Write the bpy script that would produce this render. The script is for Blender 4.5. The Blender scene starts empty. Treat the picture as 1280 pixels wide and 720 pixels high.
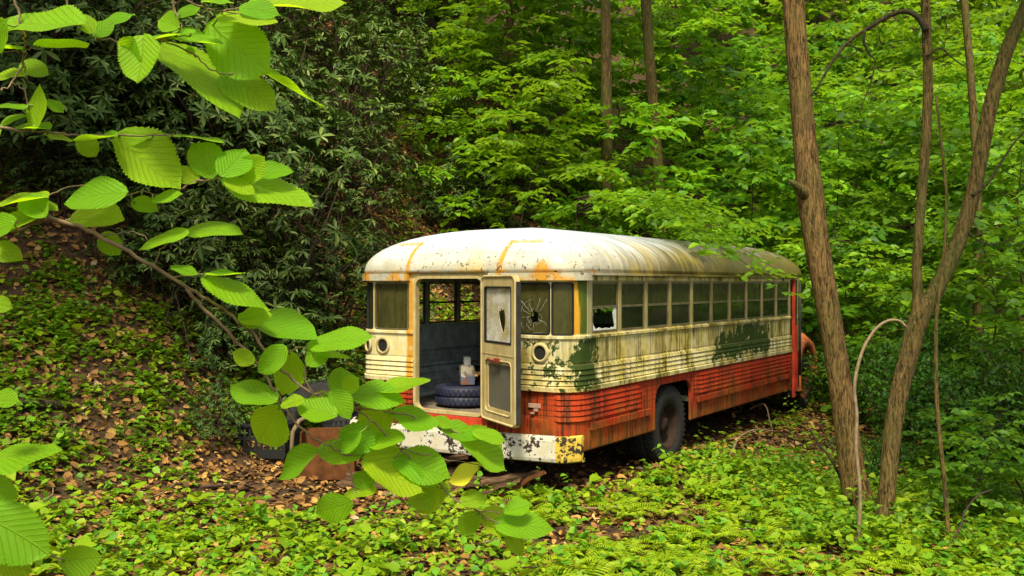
import bpy, bmesh, math, random
import numpy as np
from math import sin, cos, pi, radians, sqrt, exp
from mathutils import Vector, Matrix, noise as mnoise

SC = bpy.context.scene
COL = SC.collection
F = 1193.0           # focal length in pixels of the 1280 px wide photograph
CZ = 1.9             # camera height
HOR = 354.0          # horizon row
rng = np.random.default_rng(7)
random.seed(7)

def at(px, py, Y):
    return Vector(((px - 640.0) / F * Y, Y, CZ - (py - HOR) / F * Y))

# ------------------------------------------------------------------ terrain height
TOE = (-2.9, 9.2)
DX, DY = 0.555, 0.832          # direction of the bus (rear -> front)
LX, LY = -0.832, 0.555         # to the left of the bus
def sp(v, k=0.6):
    return k * np.logaddexp(0.0, np.asarray(v, float) / k)
def height(x, y):
    x = np.asarray(x, float); y = np.asarray(y, float)
    q = (x - TOE[0]) * LX + (y - TOE[1]) * LY
    h = 0.98 * (sp(q, 0.45))
    h = np.where(h > 22, 22 + (h - 22) * 0.25, h)
    far = sp(y - 24 + 0.15 * x, 2.0) * 0.33
    far = np.where(far > 14, 14 + (far - 14) * 0.2, far)
    drop = -0.10 * sp(x - 2.6, 0.6) * np.exp(-((y - 8) / 7.0) ** 2)
    rough = np.clip(q * 0.5, 0, 1) * (0.16 * np.sin(x * 1.3 + y * 0.7) + 0.12 * np.sin(x * 2.9 - y * 2.1 + 1.0))
    flat = 0.025 * np.sin(x * 2.1 + 0.4) * np.sin(y * 1.7) + 0.02 * np.sin(x * 4.3 - y * 3.1)
    rise = 0.012 * sp(y - 9, 1.0)
    return h + far + drop + rough + flat + rise
def H(x, y):
    return float(height(x, y))

# ------------------------------------------------------------------ mesh builder
class MB:
    def __init__(s):
        s.v = []; s.f = []; s.m = []; s.sm = []; s.uv = None
    def add(s, verts, faces, mat=0, smooth=False):
        o = len(s.v)
        s.v += [tuple(p) for p in verts]
        for f in faces:
            s.f.append(tuple(i + o for i in f)); s.m.append(mat); s.sm.append(smooth)
    def box(s, lo, hi, mat=0, M=None):
        x0, y0, z0 = lo; x1, y1, z1 = hi
        vs = [(x0,y0,z0),(x1,y0,z0),(x1,y1,z0),(x0,y1,z0),(x0,y0,z1),(x1,y0,z1),(x1,y1,z1),(x0,y1,z1)]
        if M is not None: vs = [M @ Vector(p) for p in vs]
        s.add(vs, [(0,3,2,1),(4,5,6,7),(0,1,5,4),(1,2,6,5),(2,3,7,6),(3,0,4,7)], mat)
    def tube(s, path, radii, n=8, mat=0, smooth=True, wob=0.0, cap=True, seed=0):
        P = [Vector(p) for p in path]
        if not hasattr(radii, '__len__'): radii = [radii] * len(P)
        rr = random.Random(seed)
        up = None; rings = []
        for i, p in enumerate(P):
            t = (P[min(i+1, len(P)-1)] - P[max(i-1, 0)])
            if t.length < 1e-9: t = Vector((0,0,1))
            t.normalize()
            if up is None:
                up = t.orthogonal().normalized()
            else:
                up = up - t * up.dot(t)
                up = up.normalized() if up.length > 1e-6 else t.orthogonal().normalized()
            b = t.cross(up)
            ring = []
            for k in range(n):
                a = 2 * pi * k / n
                r = radii[i] * (1 + wob * (rr.random() - .5))
                ring.append(p + up * (cos(a) * r) + b * (sin(a) * r))
            rings.append(ring)
        vs = [q for r in rings for q in r]; fs = []
        for i in range(len(P) - 1):
            for k in range(n):
                a = i*n+k; b2 = i*n+(k+1) % n
                fs.append((a, b2, b2+n, a+n))
        if cap:
            fs.append(tuple(range(n-1, -1, -1))); fs.append(tuple((len(P)-1)*n+k for k in range(n)))
        s.add(vs, fs, mat, smooth)
    def lathe(s, prof, n=40, M=None, mat=0, smooth=True, close=False):
        vs = []; m = len(prof)
        for k in range(n):
            a = 2*pi*k/n
            for r, z in prof:
                p = Vector((r*cos(a), r*sin(a), z))
                vs.append(M @ p if M is not None else p)
        fs = []
        for k in range(n):
            k2 = (k+1) % n
            for j in range(m if close else m-1):
                j2 = (j+1) % m
                fs.append((k*m+j, k2*m+j, k2*m+j2, k*m+j2))
        s.add(vs, fs, mat, smooth)
    def build(s, name, mats, parent=None, bevel=0, loc=None):
        me = bpy.data.meshes.new(name)
        me.from_pydata([tuple(p) for p in s.v], [], s.f)
        if not isinstance(mats, (list, tuple)): mats = [mats]
        for m in mats: me.materials.append(m)
        me.polygons.foreach_set('material_index', s.m)
        me.polygons.foreach_set('use_smooth', s.sm)
        if s.uv is not None:
            ul = me.uv_layers.new(name='UVMap')
            li = np.empty(len(me.loops), np.int32); me.loops.foreach_get('vertex_index', li)
            ul.data.foreach_set('uv', np.asarray(s.uv, np.float32)[li].ravel())
        me.update()
        o = bpy.data.objects.new(name, me); COL.objects.link(o)
        if parent is not None: o.parent = parent
        if loc is not None: o.location = loc
        if bevel:
            b = o.modifiers.new('bevel', 'BEVEL'); b.width = bevel; b.segments = 2; b.limit_method = 'ANGLE'; b.angle_limit = radians(40)
        return o

def np_mesh(name, verts, faces, mat, parent=None, smooth=False, link=True):
    """verts (N,3) array, faces (M,k) array of one size"""
    me = bpy.data.meshes.new(name)
    nv, (nf, k) = len(verts), faces.shape
    me.vertices.add(nv); me.vertices.foreach_set('co', np.ascontiguousarray(verts, np.float32).ravel())
    me.loops.add(nf*k); me.loops.foreach_set('vertex_index', np.ascontiguousarray(faces, np.int32).ravel())
    me.polygons.add(nf); me.polygons.foreach_set('loop_start', np.arange(0, nf*k, k, dtype=np.int32))
    if smooth: me.polygons.foreach_set('use_smooth', np.ones(nf, bool))
    me.materials.append(mat); me.update(calc_edges=True); me.validate()
    if not link: return me
    o = bpy.data.objects.new(name, me); COL.objects.link(o)
    if parent is not None: o.parent = parent
    return o

# leaf templates: (along, across, up) with quads
T_OVATE = (np.array([(0,0,0),(.28,.40,.07),(.66,.36,.07),(1,0,-.08),(.66,-.36,.07),(.28,-.40,.07),(.34,0,0),(.68,0,-.02)], float),
           np.array([(0,6,1,1),(1,6,7,2),(2,7,3,3),(0,5,6,6),(5,4,7,6),(4,3,7,7)]))
T_OVATE_F = np.array([(0,6,7,3)]*0 or [(0,6,2,1),(6,3,2,2),(0,5,4,6),(6,4,3,3)])
def leaf_cloud(pos, axis, nrm, L, W, long=False):
    """arrays of leaves -> verts, quad faces: a folded ovate blade of 6 rim points round a midrib"""
    N = len(pos)
    a = axis / np.linalg.norm(axis, axis=1, keepdims=True)
    n = nrm - a * np.sum(nrm*a, axis=1, keepdims=True)
    n /= np.linalg.norm(n, axis=1, keepdims=True) + 1e-9
    b = np.cross(n, a)
    if long: T = np.array([(0,0,0),(.30,.40,.05),(.70,.46,.02),(1,0,-.16),(.70,-.46,.02),(.30,-.40,.05)], float)
    else:    T = np.array([(0,0,0),(.26,.46,.10),(.62,.40,.06),(1,0,-.10),(.62,-.40,.06),(.26,-.46,.10)], float)
    V = (pos[:,None,:] + a[:,None,:]*(T[None,:,0:1]*L[:,None,None]) + b[:,None,:]*(T[None,:,1:2]*W[:,None,None])
         + n[:,None,:]*(T[None,:,2:3]*L[:,None,None]))
    Q = np.array([(0,1,2,3),(0,3,4,5)])
    faces = (np.arange(N)[:,None,None]*6 + Q[None]).reshape(-1,4)
    return V.reshape(-1,3), faces

# ------------------------------------------------------------------ labels
def tag(o, label=None, cat=None, group=None, kind=None):
    if label: o['label'] = label
    if cat: o['category'] = cat
    if group: o['group'] = group
    if kind: o['kind'] = kind
    return o
def empty(name, loc=(0,0,0), rz=0.0):
    o = bpy.data.objects.new(name, None); COL.objects.link(o)
    o.location = loc; o.rotation_euler = (0,0,rz); o.empty_display_size = .1
    return o
def copy_tree(o, parent=None):
    c = o.copy(); COL.objects.link(c)
    if parent is not None: c.parent = parent
    for ch in list(o.children): copy_tree(ch, c)
    return c

# ------------------------------------------------------------------ materials
class NT:
    def __init__(s, name):
        s.mat = bpy.data.materials.new(name); s.mat.use_nodes = True
        s.t = s.mat.node_tree; s.n = s.t.nodes; s.l = s.t.links
        s.n.clear()
        s.out = s.n.new('ShaderNodeOutputMaterial')
    def node(s, typ, ins=None, **kw):
        nd = s.n.new(typ)
        for k, v in kw.items(): setattr(nd, k, v)
        for k, v in (ins or {}).items(): s.set(nd, k, v)
        return nd
    def set(s, nd, k, v):
        sock = nd.inputs[k]
        if isinstance(v, bpy.types.NodeSocket): s.l.new(v, sock)
        elif isinstance(v, bpy.types.Node): s.l.new(v.outputs[0], sock)
        else:
            if sock.type == 'RGBA' and len(v) == 3: v = (*v, 1)
            sock.default_value = v
    def coord(s, which='Object'):
        return s.node('ShaderNodeTexCoord').outputs[which]
    def mapping(s, vec, scale=(1,1,1), loc=(0,0,0)):
        return s.node('ShaderNodeMapping', {'Vector': vec, 'Scale': scale, 'Location': loc}).outputs[0]
    def noise(s, vec, scale=5, detail=4, rough=.6, dist=0):
        return s.node('ShaderNodeTexNoise', {'Vector': vec, 'Scale': scale, 'Detail': detail, 'Roughness': rough, 'Distortion': dist}).outputs[0]
    def math(s, op, a, b=0.0, c=0.0, clamp=False):
        nd = s.node('ShaderNodeMath', operation=op, use_clamp=clamp)
        s.set(nd, 0, a); s.set(nd, 1, b); s.set(nd, 2, c)
        return nd.outputs[0]
    def ramp(s, v, lo, hi):
        nd = s.node('ShaderNodeMapRange', {'Value': v, 'From Min': lo, 'From Max': hi}, clamp=True)
        return nd.outputs[0]
    def mix(s, f, a, b):
        nd = s.node('ShaderNodeMix', data_type='RGBA')
        s.set(nd, 0, f); s.set(nd, 6, a); s.set(nd, 7, b)
        return nd.outputs[2]
    def bump(s, h, dist=.01, strength=.6):
        return s.node('ShaderNodeBump', {'Height': h, 'Distance': dist, 'Strength': strength}).outputs[0]
    def bsdf(s, col, rough=.6, normal=None, spec=.3, metal=0.0, **kw):
        nd = s.node('ShaderNodeBsdfPrincipled', {'Base Color': col, 'Roughness': rough, 'Metallic': metal, 'Specular IOR Level': spec})
        if normal is not None: s.set(nd, 'Normal', normal)
        for k, v in kw.items(): s.set(nd, k, v)
        return nd.outputs[0]
    def end(s, shader):
        s.l.new(shader, s.out.inputs[0]); return s.mat
    def xyz(s, vec):
        nd = s.node('ShaderNodeSeparateXYZ', {0: vec}); return nd.outputs

def leaf_mat(name, c1, c2, c3, t1, rough=.5, spec=.3, mixf=.45):
    """per-leaf colour variation (random per leaf), light passing through the blade"""
    m = NT(name)
    r = m.node('ShaderNodeNewGeometry').outputs['Random Per Island']
    a = m.mix(m.ramp(r, 0, .55), c1, c2); a = m.mix(m.ramp(r, .7, 1), a, c3)
    ob = m.node('ShaderNodeObjectInfo').outputs['Random']           # each plant has its own tint
    hv = m.node('ShaderNodeHueSaturation', {'Hue': m.math('ADD', .488, m.math('MULTIPLY', ob, .024)), 'Value': m.math('ADD', .72, m.math('MULTIPLY', m.math('FRACT', m.math('MULTIPLY', ob, 7.3)), .62)), 'Saturation': 1.0, 'Color': a})
    a = hv.outputs[0]
    tr = m.mix(.45, t1, a)
    p = m.bsdf(a, rough, spec=spec)
    t = m.node('ShaderNodeBsdfTranslucent', {'Color': tr}).outputs[0]
    mx = m.node('ShaderNodeMixShader', {0: mixf, 1: p, 2: t}).outputs[0]
    return m.end(mx)

def plain(name, col, rough=.6, spec=.3, metal=0.0, var=.25, scale=9, bump=0.0):
    m = NT(name); c = m.coord()
    n = m.noise(c, scale, 5)
    dark = tuple(x*(1-var) for x in col); lite = tuple(min(1, x*(1+var)) for x in col)
    a = m.mix(m.ramp(n, .3, .7), dark, lite)
    nn = m.bump(m.noise(c, scale*5, 4), bump, .7) if bump else None
    return m.end(m.bsdf(a, rough, nn, spec, metal))

def bark_mat(name, c1, c2, c3, ridge=22, green=0.0):
    m = NT(name); c = m.coord()
    warp = m.noise(c, 3, 3)
    v = m.mapping(c, (1, 1, .13))
    n1 = m.math('ADD', m.math('MULTIPLY', m.noise(v, ridge*2.0, 4, .6, .8), .75), m.math('MULTIPLY', m.noise(m.mapping(c, (1, 1, .35)), ridge*3, 3, .6), .25))
    n2 = m.noise(c, 2.2, 4)
    r1 = m.ramp(n1, .40, .60)
    a = m.mix(r1, c1, c2)
    a = m.mix(m.math('MULTIPLY', m.ramp(n2, .5, .72), .6), a, c3)
    if green:
        a = m.mix(m.math('MULTIPLY', m.ramp(m.noise(c, 1.3, 3), .42, .62), green), a, (.07, .10, .02))
    return m.end(m.bsdf(a, .9, m.bump(n1, .03, .9), .1))
def grid_axis(lo, hi, c, dmin, dmax, k=.06):
    v = [c]; 
    while v[-1] < hi: v.append(v[-1]+min(dmax, dmin+k*abs(v[-1]-c)))
    u = [c]
    while u[-1] > lo: u.append(u[-1]-min(dmax, dmin+k*abs(u[-1]-c)))
    return np.array(sorted(set(u+v)))
# ================================================================== THE BUS
BW, BL, RC = 2.5, 6.65, 0.24
HW = BW / 2
bus = empty('school_bus', (-0.52, 8.934, 0.0), math.atan2(DY, DX))
tag(bus, 'abandoned white and red school bus with an open rear door and mossy peeling paint', 'bus')

A_ = BL - 2*RC; B_ = BW - 2*RC; Q_ = pi/2*RC
TOT = 2*A_ + 2*B_ + 4*Q_
def P(u):
    u = u % TOT
    if u <= A_: return (BL-RC-u, -HW, 0, -1)
    u -= A_
    if u <= Q_:
        a = u/RC; return (RC - RC*sin(a), -HW+RC-RC*cos(a), -sin(a), -cos(a))
    u -= Q_
    if u <= B_: return (0, -HW+RC+u, -1, 0)
    u -= B_
    if u <= Q_:
        a = u/RC; return (RC-RC*cos(a), HW-RC+RC*sin(a), -cos(a), sin(a))
    u -= Q_
    if u <= A_: return (RC+u, HW, 0, 1)
    u -= A_
    if u <= Q_:
        a = u/RC; return (BL-RC+RC*sin(a), HW-RC+RC*cos(a), sin(a), cos(a))
    u -= Q_
    if u <= B_: return (BL, HW-RC-u, 1, 0)
    u -= B_
    a = u/RC; return (BL-RC+RC*cos(a), -HW+RC-RC*sin(a), cos(a), -sin(a))
def uR(s): return BL-RC-s
def uB(y): return A_+Q_+(y+HW-RC)
def uL(s): return A_+2*Q_+B_+(s-RC)
def uF(y): return 2*A_+3*Q_+B_+(HW-RC-y)
def pt(u, z, off=0.0):
    s, y, nx, ny = P(u); return (s+nx*off, y+ny*off, z)

# ---- paints
def band(m, v, lo, hi, soft):
    return m.math('MULTIPLY', m.ramp(v, lo-soft, lo+soft), m.math('SUBTRACT', 1, m.ramp(v, hi-soft, hi+soft)))
def paint_body():
    m = NT('bus_paint'); c = m.coord(); X, Y, Z = m.xyz(c)
    n_big = m.noise(c, 1.7, 5); n_mid = m.noise(c, 6, 6, .65); n_fine = m.noise(c, 34, 5, .7)
    streak = m.noise(m.mapping(c, (7, 7, .55)), 2.2, 5, .65, .3)
    streak2 = m.noise(m.mapping(c, (22, 22, .9)), 1.8, 4, .7)
    # cream upper paint
    side = m.ramp(X, .18, .40)                     # the long sides carry more algae than the rear
    white = m.mix(m.ramp(n_mid, .35, .7), (.56, .47, .20), (.66, .60, .38))
    blot = m.noise(m.mapping(c, (2.6, 2.6, 1.5)), 1.6, 6, .65, .5)
    alg = m.math('MULTIPLY', m.ramp(m.math('ADD', m.math('MULTIPLY', streak, .5), m.math('MULTIPLY', blot, .5)), .42, .58), m.math('ADD', .16, m.math('MULTIPLY', side, .70)))
    white = m.mix(alg, white, (.44, .35, .030))
    grime = m.math('MULTIPLY', m.ramp(m.math('ADD', m.math('MULTIPLY', streak2, .55), m.math('MULTIPLY', blot, .45)), .485, .58), m.math('ADD', .16, m.math('MULTIPLY', side, .80)))
    white = m.mix(grime, white, (.055, .042, .010))
    foot = m.math('MULTIPLY', m.math('MULTIPLY', band(m, Z, 1.16, 1.45, .05), m.ramp(n_mid, .40, .62)), m.math('MULTIPLY', side, .55))
    white = m.mix(foot, white, (.17, .125, .035))
    yel = m.math('MULTIPLY', m.ramp(n_big, .52, .62), m.math('SUBTRACT', .75, m.math('MULTIPLY', side, .5)))
    white = m.mix(m.math('MULTIPLY', yel, .7), white, (.50, .33, .05))
    flecks = m.math('MULTIPLY', m.ramp(n_fine, .655, .69), .9)
    white = m.mix(flecks, white, (.055, .035, .02))
    # torn paint showing the dark green coat below
    ed = m.math('MULTIPLY', m.math('SUBTRACT', n_mid, .5), .55)
    ed2 = m.math('MULTIPLY', m.math('SUBTRACT', n_fine, .5), .22)
    e = m.math('ADD', ed, ed2)
    zz = m.math('ADD', Z, e); xx = m.math('ADD', X, m.math('MULTIPLY', e, 1.6))
    right = m.math('LESS_THAN', Y, -.6)
    p1 = m.math('MULTIPLY', band(m, xx, 3.25, 5.1, .012), band(m, zz, 1.02, 1.40, .008))
    slope = m.math('ADD', zz, m.math('MULTIPLY', m.math('SUBTRACT', 4.4, X), .10))
    p1 = m.math('MULTIPLY', p1, m.math('SUBTRACT', 1, m.ramp(slope, 1.37, 1.385)))
    p2 = m.math('MULTIPLY', band(m, xx, -.02, .46, .012), band(m, m.math('ADD', zz, m.math('MULTIPLY', n_fine, .1)), .99, 1.46, .01))
    holes = m.math('SUBTRACT', 1, m.ramp(m.noise(c, 4.6, 5, .6), .50, .52))
    p2 = m.math('MULTIPLY', p2, m.math('MAXIMUM', holes, band(m, X, .24, .40, .03)))
    p1 = m.math('MULTIPLY', p1, m.math('SUBTRACT', 1, m.ramp(m.noise(c, 9, 5, .7), .60, .62)))
    peel = m.math('MULTIPLY', m.math('MAXIMUM', p1, p2), right)
    fr1 = m.math('MULTIPLY', band(m, X, 3.0, 5.5, .3), band(m, Z, .98, 1.44, .04)); fr2 = m.math('MULTIPLY', band(m, X, -.1, .75, .15), band(m, Z, .97, 1.45, .03))
    fringe = m.math('MULTIPLY', m.math('MULTIPLY', m.math('MAXIMUM', fr1, fr2), right), m.math('MULTIPLY', m.ramp(streak, .42, .60), .65))
    white = m.mix(fringe, white, (.10, .105, .018))
    greenc = m.mix(n_mid, (.016, .030, .005), (.045, .070, .010))
    white = m.mix(peel, white, greenc)
    # rear corner post: bare orange primer beside moss
    ep = m.math('ADD', X, m.math('MULTIPLY', m.math('SUBTRACT', streak, .5), .22))
    post = m.math('MULTIPLY', m.math('MULTIPLY', right, band(m, Z, 1.45, 1.935, .006)), band(m, X, .06, .262, .004))
    pc = m.mix(m.ramp(ep, .135, .15), m.mix(n_mid, (.40, .15, .008), (.62, .36, .03)), m.mix(n_mid, (.035, .055, .008), (.10, .13, .015)))
    white = m.mix(post, white, pc)
    jamb = m.math('MULTIPLY', band(m, Y, .52, .60, .012), m.math('MULTIPLY', m.math('LESS_THAN', X, .05), m.ramp(n_mid, .32, .5)))
    jamb = m.math('MULTIPLY', jamb, m.math('GREATER_THAN', Z, .98))
    white = m.mix(jamb, white, m.mix(n_fine, (.35, .12, .01), (.62, .33, .03)))
    # side window posts: dull olive
    wp = m.math('MULTIPLY', band(m, Z, 1.45, 1.93, .004), m.math('GREATER_THAN', X, .27))
    white = m.mix(m.math('MULTIPLY', wp, .72), white, m.mix(streak2, (.12, .10, .03), (.30, .25, .10)))
    # red skirt
    red = m.mix(m.ramp(n_mid, .3, .7), (.32, .014, .004), (.47, .030, .007))
    lowz = m.math('SUBTRACT', 1, m.ramp(Z, .50, .82))
    fade = m.math('MULTIPLY', m.ramp(n_big, .40, .62), m.math('ADD', .25, lowz))
    red = m.mix(fade, red, (.33, .085, .010))
    rust = m.math('MULTIPLY', m.ramp(streak, .42, .62), m.math('ADD', .34, m.math('MULTIPLY', lowz, .9)), clamp=True)
    red = m.mix(rust, red, m.mix(n_fine, (.075, .030, .008), (.22, .075, .012)))
    red = m.mix(m.math('MULTIPLY', m.ramp(m.math('ADD', m.math('MULTIPLY', streak2, .6), m.math('MULTIPLY', blot, .4)), .49, .57), .88), red, (.028, .015, .006))
    bottom = m.math('MULTIPLY', m.math('SUBTRACT', 1, m.ramp(Z, .40, .52)), m.ramp(n_mid, .35, .6))
    red = m.mix(m.math('MULTIPLY', bottom, .7), red, (.10, .055, .015))
    # dirt in the grooves, with the shade under each pressed rib painted in
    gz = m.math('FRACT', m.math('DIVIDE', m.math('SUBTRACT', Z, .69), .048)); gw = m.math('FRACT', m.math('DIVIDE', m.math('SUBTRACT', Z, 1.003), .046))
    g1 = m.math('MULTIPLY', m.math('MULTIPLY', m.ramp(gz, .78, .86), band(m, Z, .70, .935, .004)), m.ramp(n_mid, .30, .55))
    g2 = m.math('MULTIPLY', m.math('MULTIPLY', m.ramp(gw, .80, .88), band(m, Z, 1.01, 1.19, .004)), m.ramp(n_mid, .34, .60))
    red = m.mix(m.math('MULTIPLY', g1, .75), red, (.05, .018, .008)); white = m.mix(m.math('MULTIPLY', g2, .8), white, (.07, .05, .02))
    isred = m.math('LESS_THAN', Z, m.math('ADD', .948, m.math('MULTIPLY', ed2, .04)))
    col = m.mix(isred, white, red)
    h = m.math('ADD', m.math('MULTIPLY', n_fine, .5), m.math('MULTIPLY', peel, -1))
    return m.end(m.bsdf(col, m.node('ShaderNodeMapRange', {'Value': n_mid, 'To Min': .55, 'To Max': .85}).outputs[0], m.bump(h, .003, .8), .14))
def paint_roof():
    m = NT('roof_paint'); c = m.coord(); X, Y, Z = m.xyz(c)
    n_mid = m.noise(c, 5, 6, .65); n_fine = m.noise(c, 30, 5, .7); n_big = m.noise(c, 1.2, 4)
    run = m.noise(m.mapping(c, (16, 1.0, 1.2)), 1.0, 5, .7, .3)
    run2 = m.noise(m.mapping(c, (5, .7, .7)), 1.0, 5, .7, .6)
    low = m.math('SUBTRACT', 1, m.ramp(Z, 2.06, 2.40))
    base = m.mix(m.ramp(n_mid, .35, .7), m.mix(low, (.42, .46, .52), (.47, .45, .33)), m.mix(low, (.52, .57, .64), (.58, .58, .51)))  # cream low down; the sky's bluish sheen is painted into the upper colour
    fwd = m.ramp(m.math('ADD', X, m.math('MULTIPLY', n_big, 1.5)), 1.1, 3.4)
    moss = m.math('MULTIPLY', m.ramp(m.math('ADD', run2, m.math('MULTIPLY', low, .30)), .52, .66), m.math('MULTIPLY', m.math('ADD', .12, fwd), m.math('ADD', .35, m.math('MULTIPLY', low, .9))), clamp=True)
    base = m.mix(moss, base, m.mix(n_mid, (.12, .085, .010), (.38, .29, .030)))
    dk = m.math('MULTIPLY', m.ramp(m.math('ADD', run, m.math('MULTIPLY', low, .16)), .54, .66), m.math('MULTIPLY', m.math('ADD', .22, fwd), .85), clamp=True)
    base = m.mix(dk, base, (.045, .034, .008))
    yel = m.math('MULTIPLY', m.ramp(n_big, .5, .6), m.math('MULTIPLY', low, .7))
    base = m.mix(yel, base, (.55, .40, .07))
    gm = m.math('MULTIPLY', m.math('MULTIPLY', m.ramp(m.math('ADD', n_mid, m.math('ADD', m.math('MULTIPLY', low, .10), m.math('MULTIPLY', n_big, .25))), .46, .62), m.ramp(X, 1.7, 3.6)), .9)
    base = m.mix(gm, base, m.mix(n_mid, (.045, .040, .008), (.22, .175, .025)))
    # rusty repair seams on the rear dome
    e = m.math('ADD', m.math('MULTIPLY', m.math('SUBTRACT', n_mid, .5), .07), m.math('MULTIPLY', m.math('SUBTRACT', n_fine, .5), .05))
    ye = m.math('ADD', Y, e); xe = m.math('ADD', X, e); ze = m.math('ADD', Z, e)
    s1 = m.math('MULTIPLY', m.math('MULTIPLY', band(m, ye, -.54, -.48, .006), m.math('LESS_THAN', X, .34)), m.math('LESS_THAN', Z, 2.30))
    s2 = m.math('MULTIPLY', m.math('MULTIPLY', band(m, ye, .545, .59, .006), m.math('LESS_THAN', X, .40)), m.math('LESS_THAN', Z, 2.30))
    s3 = m.math('MULTIPLY', m.math('MULTIPLY', band(m, ze, 2.268, 2.30, .005), m.math('LESS_THAN', X, .6)), m.math('MAXIMUM', band(m, Y, -.85, -.5, .02), band(m, Y, .56, .85, .02)))
    s4 = m.math('MULTIPLY', m.math('LESS_THAN', m.math('ADD', Z, m.math('MULTIPLY', e, 2)), 2.025), m.math('MULTIPLY', m.ramp(n_mid, .45, .55), m.math('LESS_THAN', X, .6)))
    s5 = m.math('MULTIPLY', band(m, ye, -1.06, -.86, .05), m.math('MULTIPLY', m.math('LESS_THAN', m.math('ADD', ze, m.math('ABSOLUTE', m.math('MULTIPLY', m.math('ADD', Y, .96), 1.2))), 2.12), m.math('LESS_THAN', X, .4)))
    seam = m.math('MAXIMUM', m.math('MAXIMUM', s1, s2), m.math('MAXIMUM', m.math('MULTIPLY', s3, .8), m.math('MAXIMUM', s4, s5)))
    base = m.mix(m.math('MULTIPLY', seam, m.ramp(n_fine, .30, .48)), base, m.mix(n_fine, (.33, .12, .015), (.66, .36, .03)))
    n_sp = m.noise(c, 17, 4, .7)
    flk = m.math('MULTIPLY', m.ramp(m.math('ADD', m.math('MAXIMUM', n_fine, n_sp), m.math('MULTIPLY', low, .05)), .655, .68), m.math('SUBTRACT', 1, m.ramp(X, .5, 1.2)))
    base = m.mix(m.math('MULTIPLY', flk, .9), base, (.05, .03, .015))
    return m.end(m.bsdf(base, .45, m.bump(n_fine, .003, .6), .4))
def paint_door():
    m = NT('door_paint'); c = m.coord(); n = m.noise(c, 7, 6, .65); f = m.noise(c, 38, 5, .7)
    a = m.mix(m.ramp(n, .3, .7), (.33, .25, .09), (.46, .38, .18))
    a = m.mix(m.math('MULTIPLY', m.ramp(m.noise(m.mapping(c, (9, 9, .8)), 2, 4), .52, .7), .6), a, (.25, .17, .05))
    a = m.mix(m.math('MULTIPLY', m.ramp(f, .66, .69), .9), a, (.10, .045, .02))
    return m.end(m.bsdf(a, .55, m.bump(f, .002, .6), .3))
def paint_bumper():
    m = NT('bumper_paint'); c = m.coord(); X, Y, Z = m.xyz(c)
    n = m.noise(c, 7, 6, .68); f = m.noise(c, 28, 5, .7)
    a = m.mix(m.ramp(n, .35, .65), (.46, .42, .28), (.57, .55, .47))
    a = m.mix(m.math('MULTIPLY', m.ramp(m.noise(m.mapping(c, (8, 8, 1)), 2, 4), .5, .7), .5), a, (.45, .38, .18))
    yel = m.math('LESS_THAN', Y, m.math('ADD', -1.17, m.math('MULTIPLY', m.math('SUBTRACT', f, .5), .02)))
    a = m.mix(yel, a, m.mix(n, (.48, .30, .02), (.62, .46, .08)))
    k = m.math('ADD', n, m.math('MULTIPLY', m.math('SUBTRACT', f, .5), .45))
    chip = m.ramp(m.math('ADD', k, m.math('MULTIPLY', m.ramp(Z, .40, .56), .03)), .575, .59)
    a = m.mix(chip, a, m.mix(f, (.012, .010, .008), (.05, .03, .018)))
    return m.end(m.bsdf(a, .6, m.bump(m.math('MULTIPLY', chip, -1), .003, .8), .3))
def glass_mat(name, grime, amount, dirt_scale=3.0, rough=.08, tint=(.55, .60, .52), gloss=.10):
    """old window glass: see-through where clean, matt where algae and dust have settled"""
    m = NT(name); c = m.coord()
    st = m.noise(m.mapping(c, (9, 9, 1.2)), dirt_scale, 5, .65); nb = m.noise(c, 2.3, 4)
    d = m.ramp(m.math('ADD', m.math('MULTIPLY', st, .6), m.math('MULTIPLY', nb, .4)), .52-amount*.45, .75-amount*.25)
    clear = m.node('ShaderNodeBsdfTransparent', {'Color': tint}).outputs[0]
    gl = m.node('ShaderNodeBsdfGlossy', {'Roughness': rough, 'Color': (.9, .9, .9)}).outputs[0]
    fr = m.math('MULTIPLY', m.math('POWER', m.node('ShaderNodeLayerWeight', {'Blend': .5}).outputs['Facing'], 4.0), .40)
    pane = m.node('ShaderNodeMixShader', {0: m.math('ADD', m.math('MULTIPLY', fr, 2.2), gloss, clamp=True), 1: clear, 2: gl}).outputs[0]
    dirt = m.bsdf(m.mix(nb, tuple(x*.6 for x in grime), grime), .55, spec=.25)
    tr = m.node('ShaderNodeBsdfTranslucent', {'Color': grime}).outputs[0]
    dirt = m.node('ShaderNodeMixShader', {0: .35, 1: dirt, 2: tr}).outputs[0]
    return m.end(m.node('ShaderNodeMixShader', {0: m.math('MULTIPLY', d, .92), 1: pane, 2: dirt}).outputs[0])
def shatter_mat():
    m = NT('shattered_glass'); c = m.coord()
    v = m.node('ShaderNodeTexVoronoi', {'Vector': c, 'Scale': 75}, feature='DISTANCE_TO_EDGE').outputs[0]
    cell = m.node('ShaderNodeTexVoronoi', {'Vector': c, 'Scale': 75}).outputs['Color']
    n = m.noise(c, 3.5, 4)
    crack = m.math('SUBTRACT', 1, m.ramp(v, .0, .10))
    a = m.mix(m.ramp(n, .42, .62), (.86, .85, .76), (.52, .42, .14))
    a = m.mix(m.math('MULTIPLY', m.xyz(cell)[0], .45), a, (.25, .20, .07))
    a = m.mix(m.math('MULTIPLY', crack, .6), a, (.90, .90, .84))
    p = m.bsdf(a, .25, m.bump(m.xyz(cell)[1], .006, 1.0), .6)
    t = m.node('ShaderNodeBsdfTranslucent', {'Color': a}).outputs[0]
    return m.end(m.node('ShaderNodeMixShader', {0: .35, 1: p, 2: t}).outputs[0])

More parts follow.
